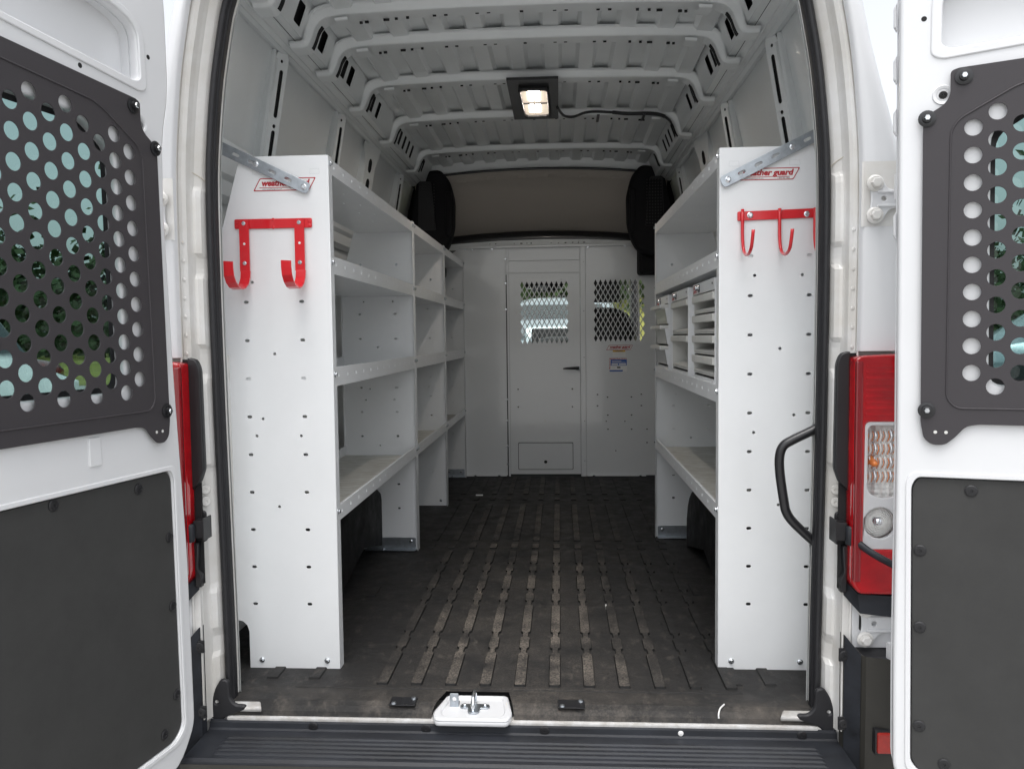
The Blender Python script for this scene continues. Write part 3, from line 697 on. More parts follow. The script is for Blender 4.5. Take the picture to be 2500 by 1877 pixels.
    for u, v in ((.070, 1.508), (0.003, 1.430), (.005, .825), (.61, 1.52), (.62, .83)):
        put('guard_bolt', CUPB, d, pt(u, v, .001), N); put('bolt_head', CUPH, d, pt(u, v, .002), N)
    for u in (.022, .042): put('guard_hole', (lambda q: (q.materials.append(GREYP), q)[1])(lathe([(.0036, 0), (.0034, .0004), (.0005, .0004)], 10)), d, pt(u, .779, .0003), N)
    for u, v in ((.092, .655), (-.004, .52), (-.004, .352), (-.004, .132), (.045, .055), (.33, .668), (.55, .668)):
        put('rivet', RIVET, d, pt(u, v, -.0155), N)
    # holes and dimples of the frame
    dk = lathe([(.0055, 0), (.0054, .0006), (.0005, .0006)], 12); dk.materials.append(DARK)
    for u, v in ((-.002, 1.637), (.205, 1.553), (.222, .757)): put('frame_hole', dk, d, pt(u, v, -.0112), N)
    cup = lathe([(.021, 0), (.019, .0025), (.014, .001), (.012, -.002)], 20); cup.materials.append(WHITE)
    put('grommet', cup, d, pt(.034, 1.478, -.011), N); big = lathe([(.0085, 0), (.0084, .0008), (.0005, .0008)], 14); big.materials.append(DARK); put('frame_hole', big, d, pt(.034, 1.478, -.0118), N)
    pl('pressed_pad', rnd([(.203, .728), (.238, .728), (.236, .789), (.206, .789)], .003), [], .004, .0018, -.010, WHITE)
    for zz in (1.66, 1.55, 1.44, 1.22):
        pl('edge_tab', rnd([(-.0555, zz-.02), (-.049, zz-.03), (-.049, zz+.03), (-.0555, zz+.02)], .002), [], .012, .002, -.05, WHITE)
    return d
rear_door(-1, (-.822, 1.805), 101, 'left rear door, swung open')
rear_door(1, (.863, 1.725), 163, 'right rear door, swung wide open')

# ================================================================== FLOOR MAT
def floor_mat():
    vs, fs = [], []
    def prism(out, z0, z1, ins=.003):
        n = len(out); o = len(vs); cx = sum(p[0] for p in out)/n; cy = sum(p[1] for p in out)/n
        a = [Vector(p) for p in out]; inner = []
        for i in range(n):
            t1 = (a[i]-a[i-1]).normalized(); t2 = (a[(i+1) % n]-a[i]).normalized(); nn = Vector((-(t1+t2).y, (t1+t2).x))
            nn = nn.normalized() if nn.length > 1e-6 else Vector((0, 0)); c_ = max(.5, nn.dot(Vector((-t1.y, t1.x)))); inner.append(a[i]+nn*ins/c_)
        vs.extend([(p.x, p.y, z0) for p in a]); vs.extend([(p.x, p.y, z1) for p in inner])
        for i in range(n): j = (i+1) % n; fs.append((o+i, o+j, o+n+j, o+n+i))
        fs.append(tuple(o+n+i for i in range(n)))
    # base sheet, rolled over the sill
    ys = [2.052, 2.058, 2.072, 2.09, 2.156, 2.2]; zs = [-.030, -.016, -.006, .0005, 0, 0]
    W = .80
    def baserow(y, z):
        a = -.249+(y-2.052)*.26; b = -.026-(y-2.052)*.20
        vs.extend([(XC-W, y, z), (a-.02, y, z), (a, y, z), (b, y, z), (b+.02, y, z), (XC+W, y, z)])
    # front band left and right of the latch plate
    o = len(vs)
    for y, z in zip(ys, zs): baserow(y, z)
    for i in range(5):
        for j in range(5):
            if i < 4 and j == 2: continue
            q = o+i*6+j; fs.append((q, q+1, q+7, q+6))
    o = len(vs); vs.extend([(XC-.97, 2.2, 0), (XC+.97, 2.2, 0), (XC+.97, 5.62, 0), (XC-.97, 5.62, 0)]); fs.append((o, o+1, o+2, o+3))
    # transverse ledge line near the sill
    prism([(-.66, 2.165), (.60, 2.165), (.60, 2.178), (-.66, 2.178)], 0, .002, .004)
    PADS = [(2.19, 2.42, 'L'), (2.46, 2.55, 'S'), (2.595, 2.863, 'L'), (2.912, 2.994, 'S'), (3.049, 3.225, 'L'), (3.288, 3.363, 'S'), (3.41, 3.60, 'L'), (3.65, 3.73, 'P'), (3.79, 4.63, 'Q'), (4.75, 4.82, 'P'), (4.92, 5.54, 'Q')]
    for k in range(-6, 6):
        x = .081+.0988*k
        hw = .0175; lw = .0105
        chain = [p for p in PADS if p[2] in 'LS']
        if abs(k) <= 5:
            out_l, out_r = [], []
            for y0, y1, t in chain:
                out_r += [(x+lw, y0-.012), (x+lw, y0-.004), (x+hw-.003, y0), (x+hw, y0+.006), (x+hw, y1-.006), (x+hw-.003, y1), (x+lw, y1+.004)]
                out_l += [(x-lw, y0-.012), (x-lw, y0-.004), (x-hw+.003, y0), (x-hw, y0+.006), (x-hw, y1-.006), (x-hw+.003, y1), (x-lw, y1+.004)]
            out_r = out_r[2:-1]; out_l = out_l[2:-1]
            prism(out_r+out_l[::-1], -.001, .0062, .0026)
        for y0, y1, t in PADS:
            if t in 'PQ' and -6 <= k <= 5: prism([(x+hw-.003, y0), (x+hw, y0+.006), (x+hw, y1-.006), (x+hw-.003, y1), (x-hw+.003, y1), (x-hw, y1-.006), (x-hw, y0+.006), (x-hw+.003, y0)], -.001, .0055, .0026)
    for x, y0, y1 in ((.594, 2.215, 2.42), (.690, 2.22, 2.45), (-.62, 2.22, 2.40), (-.745, 2.22, 2.40), (.62, 3.0, 3.14), (-.63, 2.95, 3.07), (.585, 3.75, 3.86), (.60, 4.1, 4.3)):
        prism([(x+.0175, y0), (x+.0175, y1), (x-.0175, y1), (x-.0175, y0)], -.001, .005, .003)
    me = mesh(vs, fs)
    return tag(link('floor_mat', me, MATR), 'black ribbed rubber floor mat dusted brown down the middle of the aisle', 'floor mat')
fm = floor_mat()
# dark drip edge of the mat
# bolted rubber cleats on the mat near the sill
for cx, lab in ((-.330, 'small black bolted plate on the mat, left of the white latch plate'), (.126, 'small black bolted plate on the mat, right of the white latch plate')):
    c = tag(empty('anchor_plate', (cx, 2.085, .001)), lab, 'anchor plate', 'black plates bolted to the front of the mat')
    link('plate', box(cx-.036, cx+.036, 2.062, 2.110, .0003, .0034, .0012), SATIN, c)
    for dx, dy in ((-.024, -.014), (.026, .016)):
        put('screw', (bpy.data.meshes.get('anchor_screw') or (lambda q: (setattr(q, 'name', 'anchor_screw'), q.materials.append(ZINC), q)[2])(lathe([(.0075, 0), (.0065, .003), (.003, .0042), (.0005, .0044)], 14))), c, (cx+dx, 2.085+dy, .0032))
tag(link('chalk_scrap', box(-.640+.215, -.595+.215, 4.855, 4.872, .006, .013, .003), PAPER), 'small white scrap lying on the mat beside the second left shelf unit', 'scrap')
tag(link('paint_scrape', tube(catmull([(.535, 2.10, .0015), (.520, 2.078, .0008), (.513, 2.062, -.006), (.512, 2.0565, -.016)], 5), .0022, 6), PAPER), 'thin curved white streak on the mat edge near the right corner', 'scrap')
tag(link('wood_splinter', box(.262, .268, 2.83, 2.885, .0005, .0035, .001), GREYP), 'thin pale splinter lying between the ribs of the mat, right of the middle', 'scrap')

# ================================================================== SHELF UNITS
GLINT_TAB = mesh([(-.0022, -.0040, 0), (.0, -.0040, .0014), (.0, .0040, .0014), (-.0022, .0040, 0), (.0015, -.0035, 0), (.0015, .0035, 0)], [(0, 1, 2, 3), (1, 4, 5, 2), (0, 4, 1), (3, 2, 5)]); GLINT_TAB.materials.append(SHELF)  # raised tabs added at the lip slots to catch daylight as bright ticks
HZ = [.197+.1128*k for k in range(10)]
def end_outline(arch=False, lowcut=False):
    o = [(.563, 0), (.563, 1.520), (.823, 1.520), (.899, 1.255)]
    if arch: o += [(.899, .31), (.885, .27), (.862, .225), (.842, .185), (.824, .13), (.812, .06), (.806, 0)]
    else: o += [(.899, .147), (.878, .147), (.858, .143), (.845, .131), (.839, .112), (.839, 0)]
    return o
def panel_holes(skip_low=0):
    h = []
    for z in HZ:
        if z < skip_low: continue
        if z < 1.25: h.append(slot(.651, z, .0142, .0086)); h.append(slot(.817, z, .0142, .0086))
    for x, z in ((.736, .947), (.777, .755), (.663, .704), (.797, .704), (.663, 1.157), (.797, 1.157), (.735, .492)): h.append(circ(x, z, .0044, 12))
    return h
LEVELS = [(1.470, 1.513, 'top'), (1.180, 1.232, 'mid'), (.848, .905, 'mid'), (.444, .490, 'low')]
def shelf_unit(s, y0, y1, levels, label, front=False, arch1=False, bracket1=True, last=False):
    u = tag(empty('shelf_unit', (s*.70, (y0+y1)/2, 0)), label, 'shelf unit', 'white steel shelf units along the van walls')
    hol = panel_holes()
    mir = lambda P: [(s*x, z) for x, z in P]
    tabs = []
    if front: tabs = []
    # near end panel
    link('end_panel', plate(mir(end_outline(False)), [mir(h) for h in hol], .0022, .0006, (0, y0, 0)), SHELF, u)
    link('end_panel', plate(mir(end_outline(arch1)), [mir(h) for h in (hol if not arch1 else [q for q in hol if min(p[1] for p in q) > .15 or max(p[0] for p in q) < .75])], .0022, .0006, (0, y1-.004, 0)), SHELF, u)
    # turned front edges with small holes
    for ye, d in ((y0, 1), (y1-.003, -1)):
        w = .036 if (front and d > 0) else .022
        hz = [(w*.5, .06+.0565*k) for k in range(26)]
        link('upright_flange', plate([(0, 0), (w, 0), (w, 1.519), (0, 1.519)], [circ(a, z, .0022, 6) for a, z in hz if z < 1.5], .002, .0005, (s*.563, ye if d > 0 else ye, 0), (0, d, 0), (0, 0, 1)), SHELF, u)
        back = [(.879, 0+.16), (.899, .16), (.899, 1.25), (.879, 1.25)]
        link('rear_flange', plate([(0, .16), (.02, .16), (.02, 1.25), (0, 1.25)], [circ(.01, .2+.0565*k, .0022, 6) for k in range(18)], .002, 0, (s*.898, ye, 0), (0, d, 0), (0, 0, 1)), SHELF, u)
    L = y1-y0-.006
    for i, (z0, z1, kind) in enumerate(levels):
        depth = {'top': .80}.get(kind, .895)
        if kind == 'top': xb = .822
        elif z1 > 1.2: xb = .885
        else: xb = .897
        sf = empty('shelf', (s*.72, (y0+y1)/2, z0), u)
        n = int(L/.1); hs = [slot((j+.5)*L/n, (z1-z0)*.55, .0032, .010) for j in range(n)]
        link('front_lip', plate(rrect(0, 0, L, z1-z0, .002, 2), hs, .0022, .0007, (s*.5635, y0+.003, z0), (0, 1, 0), (0, 0, 1)), SHELF, sf)
        link('lip_hem', box(*sorted((s*.5625, s*.571)), y0+.004, y1-.004, z1-.0022, z1-.0002), SHELF, sf)
        nn = max(2, int(L/.22)); th = []
        if kind != 'low':
            for r_ in (.05, .10): th += [slot((j+.5)*L/nn+(.02 if r_ == .05 else -.02), r_, .022, .003) for j in range(nn)]
        tr = plate([(0, 0), (L, 0), (L, xb-.564), (0, xb-.564)], th, .002, 0, (s*.564, y0+.003, z0+.002), (0, 1, 0), (s, 0, 0))
        link('tray', tr, SCUFF if kind == 'low' else SHELF, sf)
        link('rear_lip', box(*sorted((s*(xb-.002), s*xb)), y0+.004, y1-.004, z0, z1+.0), SHELF, sf)
        for ye in (y0+.0035, y1-.0065):
            link('side_lip', box(*sorted((s*.566, s*(xb-.003))), ye, ye+.002, z0+.001, z1-.002), SHELF, sf)
        for j in range(n): put('lip_glint_tab', GLINT_TAB, sf, (s*.5622, y0+.003+(j+.5)*L/n+.004, z0+(z1-z0)*.55), (-s, 0, 0), (0, 1, 0))
        zb = (z0+z1)/2+.008
        for ye in (y0+.016, y1-.016): put('lip_bolt', BOLT, u, (s*.562, ye, zb), (-s, 0, 0))
    # bolts on the far panel, heads toward the camera
    for x, z in ((.642, 1.325), (.807, 1.325), (.641, .874), (.806, .874)): put('panel_bolt', SBOLT, u, (s*x, y1-.006, z), (0, -1, 0))
    if front:
        for x in (.602, .802): put('panel_bolt', BOLT, u, (s*x, y0-.001, .025), (0, -1, 0))
        for a, b in ((.588, .618), (.757, .788)):
            link('stamped_tab', plate(rnd([(s*a, 1.467), (s*b, 1.467), (s*(b-.002), 1.482), (s*(a+.001), 1.482)], 0), [[(s*(a+.001), 1.468), (s*(b-.001), 1.468), (s*(b-.003), 1.481), (s*(a+.002), 1.481)]], .0012, 0, (0, y0-.0012, 0)), WALLP, u)
    # zinc foot bracket
    if bracket1:
        xe = .808 if arch1 else .70
        b = empty('floor_bracket', (s*.69, y1-.03, 0), u)
        link('bracket_wall', plate(mir(rnd([(.575, .004), (xe, .004), (xe, .060), (.575, .060)], [0, 0, .008, .008])), [], .003, .0008, (0, y1-.009, 0)), ZINC, b)
        hh = [slot(x, .022, .011, .006) for x in (.62, .66, .69, .745, .765) if x < xe-.02]
        link('bracket_foot', plate([(s*a, c_) for a, c_ in rnd([(.572, 0), (xe, 0), (xe, .034), (.572, .034)], [0, 0, .008, .008])], [[(s*a, c_) for a, c_ in q] for q in hh], .003, .0008, (0, y1-.009, .0065), (1, 0, 0), (0, -1, 0)), ZINC, b)
        for x in ((.597, .797) if arch1 else (.60, xe-.015)): put('bracket_bolt', BOLT, b, (s*x, y1-.011, .041), (0, -1, 0))
        put('bracket_bolt', BOLT, b, (s*(.725 if arch1 else .66), y1-.028, .008), (0, 0, 1))
    return u
U1 = shelf_unit(-1, 2.296, 3.631, LEVELS, 'longest white shelf unit on the left, its end panel at the rear door opening', True, True)
U2 = shelf_unit(-1, 3.635, 4.606, LEVELS, 'middle white shelf unit of the left row, between the longest one and the partition-side one', False, False, False)
put('panel_bolt', BOLT, U2, (-.603, 4.60, .032), (0, -1, 0))
U3 = shelf_unit(-1, 4.610, 5.541, LEVELS, 'farthest white shelf unit of the left row, against the partition', False, False, True)
RL = [(1.470, 1.513, 'top'), (1.182, 1.234, 'mid'), (.790, .842, 'mid'), (.444, .490, 'low')]
U4 = shelf_unit(1, 2.332, 3.878, RL, 'white shelf unit on the right wall holding the drawer cabinets', True, True)

# maker's label on the end panels
def maker_label(parent, xc, yc, zc, w, h, flip=False, name='maker_label'):
    e = empty(name, (xc, yc, zc), parent)
    sk = h*.28
    def par(a, b): return rnd([(-a-sk*b/h, -b/2), (a-sk*b/h, -b/2), (a+sk*b/h, b/2), (-a+sk*b/h, b/2)], h*.12, 3)
    link('label_sheet', plate(par(w/2, h), [], .0004, 0, (xc, yc, zc)), PAPER, e)
    link('label_border', plate(par(w/2, h), [par(w/2-h*.075, h*.86)], .0004, 0, (xc, yc-.0004, zc)), LRED, e)
    link('label_bar', plate(rrect(-w*.45, -h*.265, w*.38, -h*.215), [], .0003, 0, (xc, yc-.0004, zc)), LRED, e)
    link('label_word', text('weather guard', h*.66, (xc+w*.01, yc-.0004, zc+h*.10), (1, 0, 0), (0, 0, 1), .22, .0001, w*.86, h*.032), LRED, e)
    link('label_address', text('www.weatherguard.com', h*.16, (xc-w*.22, yc-.0004, zc-h*.35), (1, 0, 0), (0, 0, 1), 0, .0001), INK, e)
    link('label_phone', text('1-800-456-7865', h*.16, (xc+w*.28, yc-.0004, zc-h*.35), (1, 0, 0), (0, 0, 1), 0, .0001), INK, e)
maker_label(U1, -.692, 2.2944, 1.4385, .166, .037)
maker_label(U4, .695, 2.3304, 1.443, .166, .034)

# zinc straps bracing the units to the body
def strap(p0, p1, y, w, slots, bolts, label):
    p0, p1 = Vector(p0), Vector(p1); d = (p1-p0); L = d.length; U = Vector((d.x, 0, d.y)).normalized(); V = Vector((-U.z, 0, U.x))
    e = tag(empty('brace_strap', (p0.x, y, p0.y)), label, 'strap', 'slotted zinc straps bracing the shelf units')
    out = rnd([(-.012, -w/2), (L+.012, -w/2), (L+.012, w/2), (-.012, w/2)], w*.38, 4)
    link('strap_bar', plate(out, [slot(t*L, 0, .022, .0085) for t in slots], .003, .001, (p0.x, y, p0.y), U, V), ZINC, e)
    for t in bolts: put('bolt', BOLT, e, (p0.x+d.x*t, y-.0015, p0.y+d.y*t), (0, -1, 0))
strap((-.880, 1.548), (-.628, 1.426), 2.285, .034, (.20, .38, .62, .80), (.0, .43, .985), 'slotted zinc strap slanting across the top of the left end panel')
strap((.576, 1.424), (.835, 1.550), 2.321, .034, (.18, .36, .54, .88), (.03, .72, .985), 'slotted zinc strap slanting across the top of the right end panel')
link('brace_gusset', plate([(.80, 1.50), (.87, 1.53), (.87, 1.62), (.84, 1.60)], (), .003, 0, (0, 2.335, 0)), JAMB, van)

# red hooks
def ribbon(P, w, th=.004):
    return tube(P, 0, sect=[(-th/2, -w/2), (th/2, -w/2), (th/2, w/2), (-th/2, w/2)])
hk = tag(empty('hook_rack', (-.727, 2.29, 1.33)), 'red double hook rack of two wide flat J hooks on the left end panel', 'hook rack')
link('back_bar', plate(rnd([(-.843, 1.312), (-.613, 1.312), (-.613, 1.340), (-.843, 1.340)], .005), [], .004, .0012, (0, 2.2915, 0)), RED, hk)
for x in (-.813, -.649):
    P = [(x, 2.286, 1.338), (x, 2.286, 1.24), (x, 2.285, 1.19)]
    for k in range(9):
        t = math.pi*k/8; P.append((x+.002, 2.222+.062*math.cos(t), 1.188-.054*math.sin(t)))
    P.append((x+.003, 2.157, 1.206))
    link('flat_hook', ribbon(P, .0285), RED, hk)
    for z in (1.327, 1.212): put('bolt', SBOLT, hk, (x, 2.2835, z), (0, -1, 0))
    put('hole_plug', (lambda q: (q.materials.append(PAPER), q)[1])(lathe([(.0038, 0), (.0036, .0004), (.0005, .0004)], 10)), hk, (x, 2.2838, 1.268), (0, -1, 0))
for x, z in ((-.835, 1.331), (-.835, 1.319), (-.727, 1.337), (-.727, 1.315), (-.620, 1.331), (-.620, 1.319)):
    put('weld_spot', (bpy.data.meshes.get('weld_spot') or (lambda q: (setattr(q, 'name', 'weld_spot'), q.materials.append(RED), q)[2])(lathe([(.005, 0), (.0035, .001), (.0005, .0014)], 8))), hk, (x, 2.2893, z), (0, -1, 0))
h2 = tag(empty('hook_rack', (.73, 2.32, 1.33)), 'red rack of round-rod hooks on the right end panel', 'hook rack')
link('back_bar', plate(rnd([(.612, 1.312), (.845, 1.318), (.845, 1.344), (.612, 1.338)], .004), [], .004, .0012, (0, 2.3275, 0)), RED, h2)
for x in (.625, .729, .827):
    P = [(x, 2.3205, 1.344), (x, 2.3205, 1.28), (x+.001, 2.318, 1.245)]
    for k in range(1, 8):
        t = math.pi*k/8; P.append((x+.002, 2.266+.050*math.cos(t), 1.240-.030*math.sin(t)))
    P += [(x+.003, 2.213, 1.25), (x+.004, 2.209, 1.272)]
    link('rod_hook', tube(catmull(P, 2), .0047, 10), RED, h2, True)
for x in (.647, .806): put('bolt', BOLT, h2, (x, 2.3252, 1.3275), (0, -1, 0))

# ================================================================== DRAWER CABINETS
def cabinet(y0, y1, rows, kind, label):
    zb, zt = .7945, 1.162
    X0, X1 = .572, .87
    c = tag(empty('drawer_cabinet', ((X0+X1)/2, (y0+y1)/2, zb)), label, 'drawer cabinet', 'drawer cabinets on the right shelf')
    link('side_panel', box(X0, X1, y0, y0+.0025, zb, zt, .0008), SHELF, c); link('side_panel', box(X0, X1, y1-.0025, y1, zb, zt, .0008), SHELF, c)
    link('top_panel', box(X0, X1, y0+.0026, y1-.0026, zt-.0025, zt, .0005), SHELF, c); link('back_panel', box(X1-.002, X1, y0+.0026, y1-.0026, zb, zt-.003), SHELF, c)
    link('base_panel', box(X0+.001, X1-.002, y0+.0026, y1-.0026, zb, .851), SHELF, c)
    link('header', box(X0-.001, X0+.004, y0+.001, y1-.001, zt-.036, zt-.001, .0008), SHELF, c)
    # decal, lock and small print on the header
    yd = y1-.045; Uy = (0, -1, 0)
    dec = empty('header_label', (X0, yd, zt-.018), c)
    link('label_sheet', plate(rrect(-.032, -.013, .032, .013), [rrect(-.0305, -.0115, .0305, .0115)], .0003, 0, (X0-.0014, yd, zt-.0185), Uy, (0, 0, 1)), LRED, dec)
    link('label_word', text('weather', .014, (X0-.0014, yd, zt-.0135), Uy, (0, 0, 1), .2, .0001, .056, .0003), LRED, dec)
    link('label_word', text('guard', .013, (X0-.0014, yd, zt-.0245), Uy, (0, 0, 1), .2, .0001, .050, .0003), LRED, dec)
    link('lock', place(lathe([(.0125, 0), (.0125, .002), (.008, .003), (.007, .012), (.0055, .014), (.0005, .014)], 16), (X0-.001, y1-.125, zt-.0185), (0, -1, 0), (0, 0, 1), (-1, 0, 0)), CHROME, c, True)
    link('lock_ring', place(lathe([(.0145, 0), (.0145, .0018), (.0005, .0018)], 16), (X0-.0011, y1-.125, zt-.0185), (0, -1, 0), (0, 0, 1), (-1, 0, 0)), SATIN, c)
    link('small_print', text('Bolt', .010, (X0-.0014, y0+.035, zt-.015), Uy, (0, 0, 1), 0, .0001, None, .0003), INK, c)
    z1 = zt-.040; z0 = .853; n = rows; hh = (z1-z0)/n
    ya, yb = y0+.006, y1-.006
    for r in range(n):
        a = z1-(r+1)*hh; b = z1-r*hh
        d = empty('drawer', (X0+.1, (y0+y1)/2, (a+b)/2), c)
        fh = .025 if kind != 'C' else .016
        pull = .0 if kind != 'C' else .026
        # front rail / pull handle, inside the opening a sloped tray front
        link('pull_bar', box(X0-.006-pull, X0+.012, ya, yb, b-fh, b-.001, .003), GREYP, d)
        link('scoop_front', loft([[(X0+.004, ya+.012, a+.010), (X0+.004, yb-.01, a+.010)], [(X0+.002, ya+.012, a+.018), (X0+.002, yb-.01, a+.018)], [(X0+.055, ya+.02, a+.030), (X0+.055, yb-.014, a+.030)], [(X0+.06, ya+.02, a+.012), (X0+.06, yb-.014, a+.012)]]), GREYP, d, False)
        link('drawer_floor', box(X0+.003, X1-.01, ya+.004, yb-.004, a+.006, a+.009), GREYP, d)
        link('drawer_side', box(X0+.002, X1-.01, yb-.006, yb-.003, a+.006, b-.003), GREYP, d)
        link('drawer_side', box(X0+.002, X1-.01, ya+.003, ya+.006, a+.006, b-.003), GREYP, d)
        link('drawer_back', box(X0+.12, X0+.123, ya+.006, yb-.006, a+.009, b-.006), CLEARP, d)
        nd = 1 if n == 4 else 2
        for q in range(nd): yy = ya+(yb-ya)*(q+1)/(nd+1); link('divider', box(X0+.058, X0+.12, yy-.0015, yy+.0015, a+.009, b-.010), CLEARP, d)
        if kind == 'C':
            link('bin_front', loft([[(X0-.004, ya+.01, a+.008), (X0-.004, yb-.01, a+.008)], [(X0-.012, ya+.004, b-fh), (X0-.012, yb-.004, b-fh)]]), CLEARP, d)
            for yy in (ya+.003, yb-.005): link('bin_side', plate([(0, a+.006), (-.012, b-fh), (-.034, b-fh), (-.034, b-.002), (.008, b-.002), (.008, a+.006)], (), .002, 0, (X0-.002, yy, 0)), SHELF, d)
            for yy in (ya+.03, (ya+yb)/2): link('divider', box(X0-.03, X0-.006, yy, yy+.004, b-fh-.006, b-fh+.010), CLEARP, d)
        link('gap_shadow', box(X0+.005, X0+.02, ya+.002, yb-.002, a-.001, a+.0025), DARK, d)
    return c
cabinet(2.445, 2.835, 4, 'A', 'nearest drawer cabinet on the right shelf, with four open drawers')
cabinet(2.945, 3.365, 2, 'B', 'middle drawer cabinet with two tall open drawers')
cabinet(3.475, 3.860, 3, 'C', 'farthest drawer cabinet with three tilt-out clear bins')

# ================================================================== PARTITION
pt_ = tag(empty('partition_wall', (0, 5.56, 0)), 'grey-white steel partition with door and two diamond mesh windows', 'partition')
YP = 5.56
def pp(name, o, h, th, y, m_=WALLP, bev=.0008, par=pt_): return link(name, plate(o, h, th, bev, (0, y, 0)), m_, par)
pp('gap_cover', [(-.30, .02), (-.245, .02), (-.245, 1.60), (-.30, 1.60)], [], .002, YP+.012, SATIN)
pp('left_panel', [(-.93, .012), (-.270, .012), (-.270, 1.612), (-.585, 1.612), (-.66, 1.56), (-.93, 1.46)], [], .003, YP)
pp('top_rail', rnd([(-.59, 1.600), (.592, 1.604), (.592, 1.622), (-.59, 1.618)], .003), [], .022, YP-.012, bev=.003)
hol = [slot(x, z, .012, .0075) for x, z in ((.364, .579), (.434, .560), (.599, .561), (.668, .579), (.435, .435), (.600, .435), (.436, .335), (.600, .335), (.707, .335), (.707, .241), (.364, .50), (.668, .50))] + [circ(x, z, .0042, 10) for x, z in ((.490, .184), (.424, .392), (.554, .391))]
pp('right_panel', [(.285, .012), (.93, .012), (.93, 1.464), (.757, 1.464), (.717, 1.468), (.655, 1.555), (.590, 1.612), (.285, 1.612)], hol+[rnd([(.335, .95), (.70, .95), (.70, 1.385), (.335, 1.385)], .01)], .003, YP)
pp('post', rnd([(.247, .006), (.284, .006), (.284, 1.606), (.278, 1.612), (.247, 1.612)], .002), [circ(.272, z, .0025, 8) for z in (1.50, 1.16, .84, .395, .115)], .020, YP-.010, bev=.002)
pp('door_frame_post', [(-.262, .006), (-.248, .006), (-.248, 1.606), (-.262, 1.606)], [], .014, YP-.006)
pp('door_header', rnd([(-.2475, 1.515), (.246, 1.515), (.246, 1.592), (-.2475, 1.592)], .003), [], .006, YP-.003)
pp('door_header', rnd([(-.2475, 1.430), (.246, 1.430), (.246, 1.512), (-.2475, 1.512)], .003), [], .006, YP-.003)
pp('header_back', [(-.27, 1.42), (.29, 1.42), (.29, 1.61), (-.27, 1.61)], [], .002, YP+.004)
pd = tag(empty('partition_door', (0, YP, .02), pt_), 'sliding door with hatch and black handle')
dh = [rnd([(-.1945, .0515), (.1925, .0515), (.1925, .2435), (-.1945, .2435)], .009)]+[circ(x, z, .0050, 10) for x in (-.191, .188) for z in (.495, .62)]
link('door_leaf', plate(rnd([(-.2475, .02), (.246, .02), (.246, 1.427), (-.2475, 1.427)], .004), dh+[rnd([(-.18, .93), (.175, .93), (.175, 1.38), (-.18, 1.38)], .01)], .004, .001, (0, YP-.004, 0)), WALLP, pd)
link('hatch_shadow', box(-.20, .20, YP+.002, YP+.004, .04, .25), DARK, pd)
link('hatch', plate(rnd([(-.191, .055), (.189, .055), (.189, .240), (-.191, .240)], .008), [circ(-.002, .107, .0115, 16)], .005, .0012, (0, YP-.0065, 0)), WALLP, pd)
link('hatch_hinge', place(tube([(-.191, 0, .2465), (.189, 0, .2465)], .0032, 8), (0, YP-.009, 0), (1, 0, 0), (0, 1, 0)), WALLP, pd, True)
link('hatch_hinge_leaf', plate([(-.191, .247), (.189, .247), (.189, .262), (-.191, .262)], [], .002, 0, (0, YP-.0075, 0)), WALLP, pd)
for x in (-.165, -.002, .162): put('hinge_screw', RSCREW, pd, (x, YP-.0088, .255), (0, -1, 0))
link('hatch_lock_back', box(-.02, .016, YP-.0055, YP-.0045, .09, .125), DARK, pd)
for z in (.398, .075): link('mark', text('口', .012, (-.002, YP-.0103 if z < .1 else YP-.0064, z), (1, 0, 0), (0, 0, 1), 0, .0001) if False else plate(rrect(-.006, -.006, .006, .006), [rrect(-.003, -.003, .003, .003)], .0002, 0, (-.002, YP-.0103 if z < .1 else YP-.0064, z)), GREYP, pd)
def screen(name, x0, x1, z0, z1, hx0, hx1, hz0, hz1, par, y):
    px_, pz = .0342, .0633; hs = []
    a, b = .0128, .0262
    j = 0; z = hz1-b
    while z > hz0+b*.6:
        off = 0 if j % 2 == 0 else px_/2
        x = hx0+a+off
        while x < hx1-a*.2:
            hs.append([(x, z-b), (x+a, z), (x, z+b), (x-a, z)]); x += px_
        z -= pz/2; j += 1
    link(name, plate(rnd([(x0, z0), (x1, z0), (x1, z1), (x0, z1)], .006), hs, .002, .0004, (0, y, 0)), WALLP, par)
    for fx in (.2, .8):
        for zz in (z0+.018, z1-.018): put('screen_rivet', RSCREW, par, (x0+(x1-x0)*fx, y-.001, zz), (0, -1, 0))
    for xx in (x0+.016, x1-.016): put('screen_rivet', RSCREW, par, (xx, y-.001, (z0+z1)/2), (0, -1, 0))
screen('mesh_screen', -.208, .198, .914, 1.396, -.169, .164, .942, 1.370, pd, YP-.008)
screen('mesh_screen', .314, .722, .924, 1.408, .341, .692, .953, 1.378, pt_, YP-.004)
# handle
link('handle_pivot', box(.215, .247, YP-.03, YP-.006, .750, .778, .005), ZINC, pd)
P = [(.235, YP-.035, .766), (.19, YP-.04, .766), (.15, YP-.04, .765), (.126, YP-.038, .763)]
link('door_handle', tube(P, [.011, .010, .007, .004], 10), SATIN, pd, True)
for z in (.789, .746): put('handle_rivet', RSCREW, pd, (.208, YP-.0065, z), (0, -1, 0))
for x, z in ((-.545, 1.597), (-.36, 1.598), (-.50, 1.597), (.30, 1.600), (.555, 1.604)): put('rail_bolt', SBOLT, pt_, (x, YP-.024, z-.002), (0, -1, 0))
for z in (1.53, 1.36, 1.18, .55, .40, .22, .09): put('panel_screw', SBOLT, pt_, (-.2705, YP-.003, z), (0, -1, 0))
for x in (-.33, -.50, .335, .66): put('foot_bolt', BOLT, pt_, (x, YP-.012, .010), (0, -1, 0))
link('bottom_lip', box(-.93, -.274, YP-.012, YP-.002, .006, .016, .002), WALLP, pt_); link('bottom_lip', box(.286, .70, YP-.012, YP-.002, .006, .016, .002), WALLP, pt_)
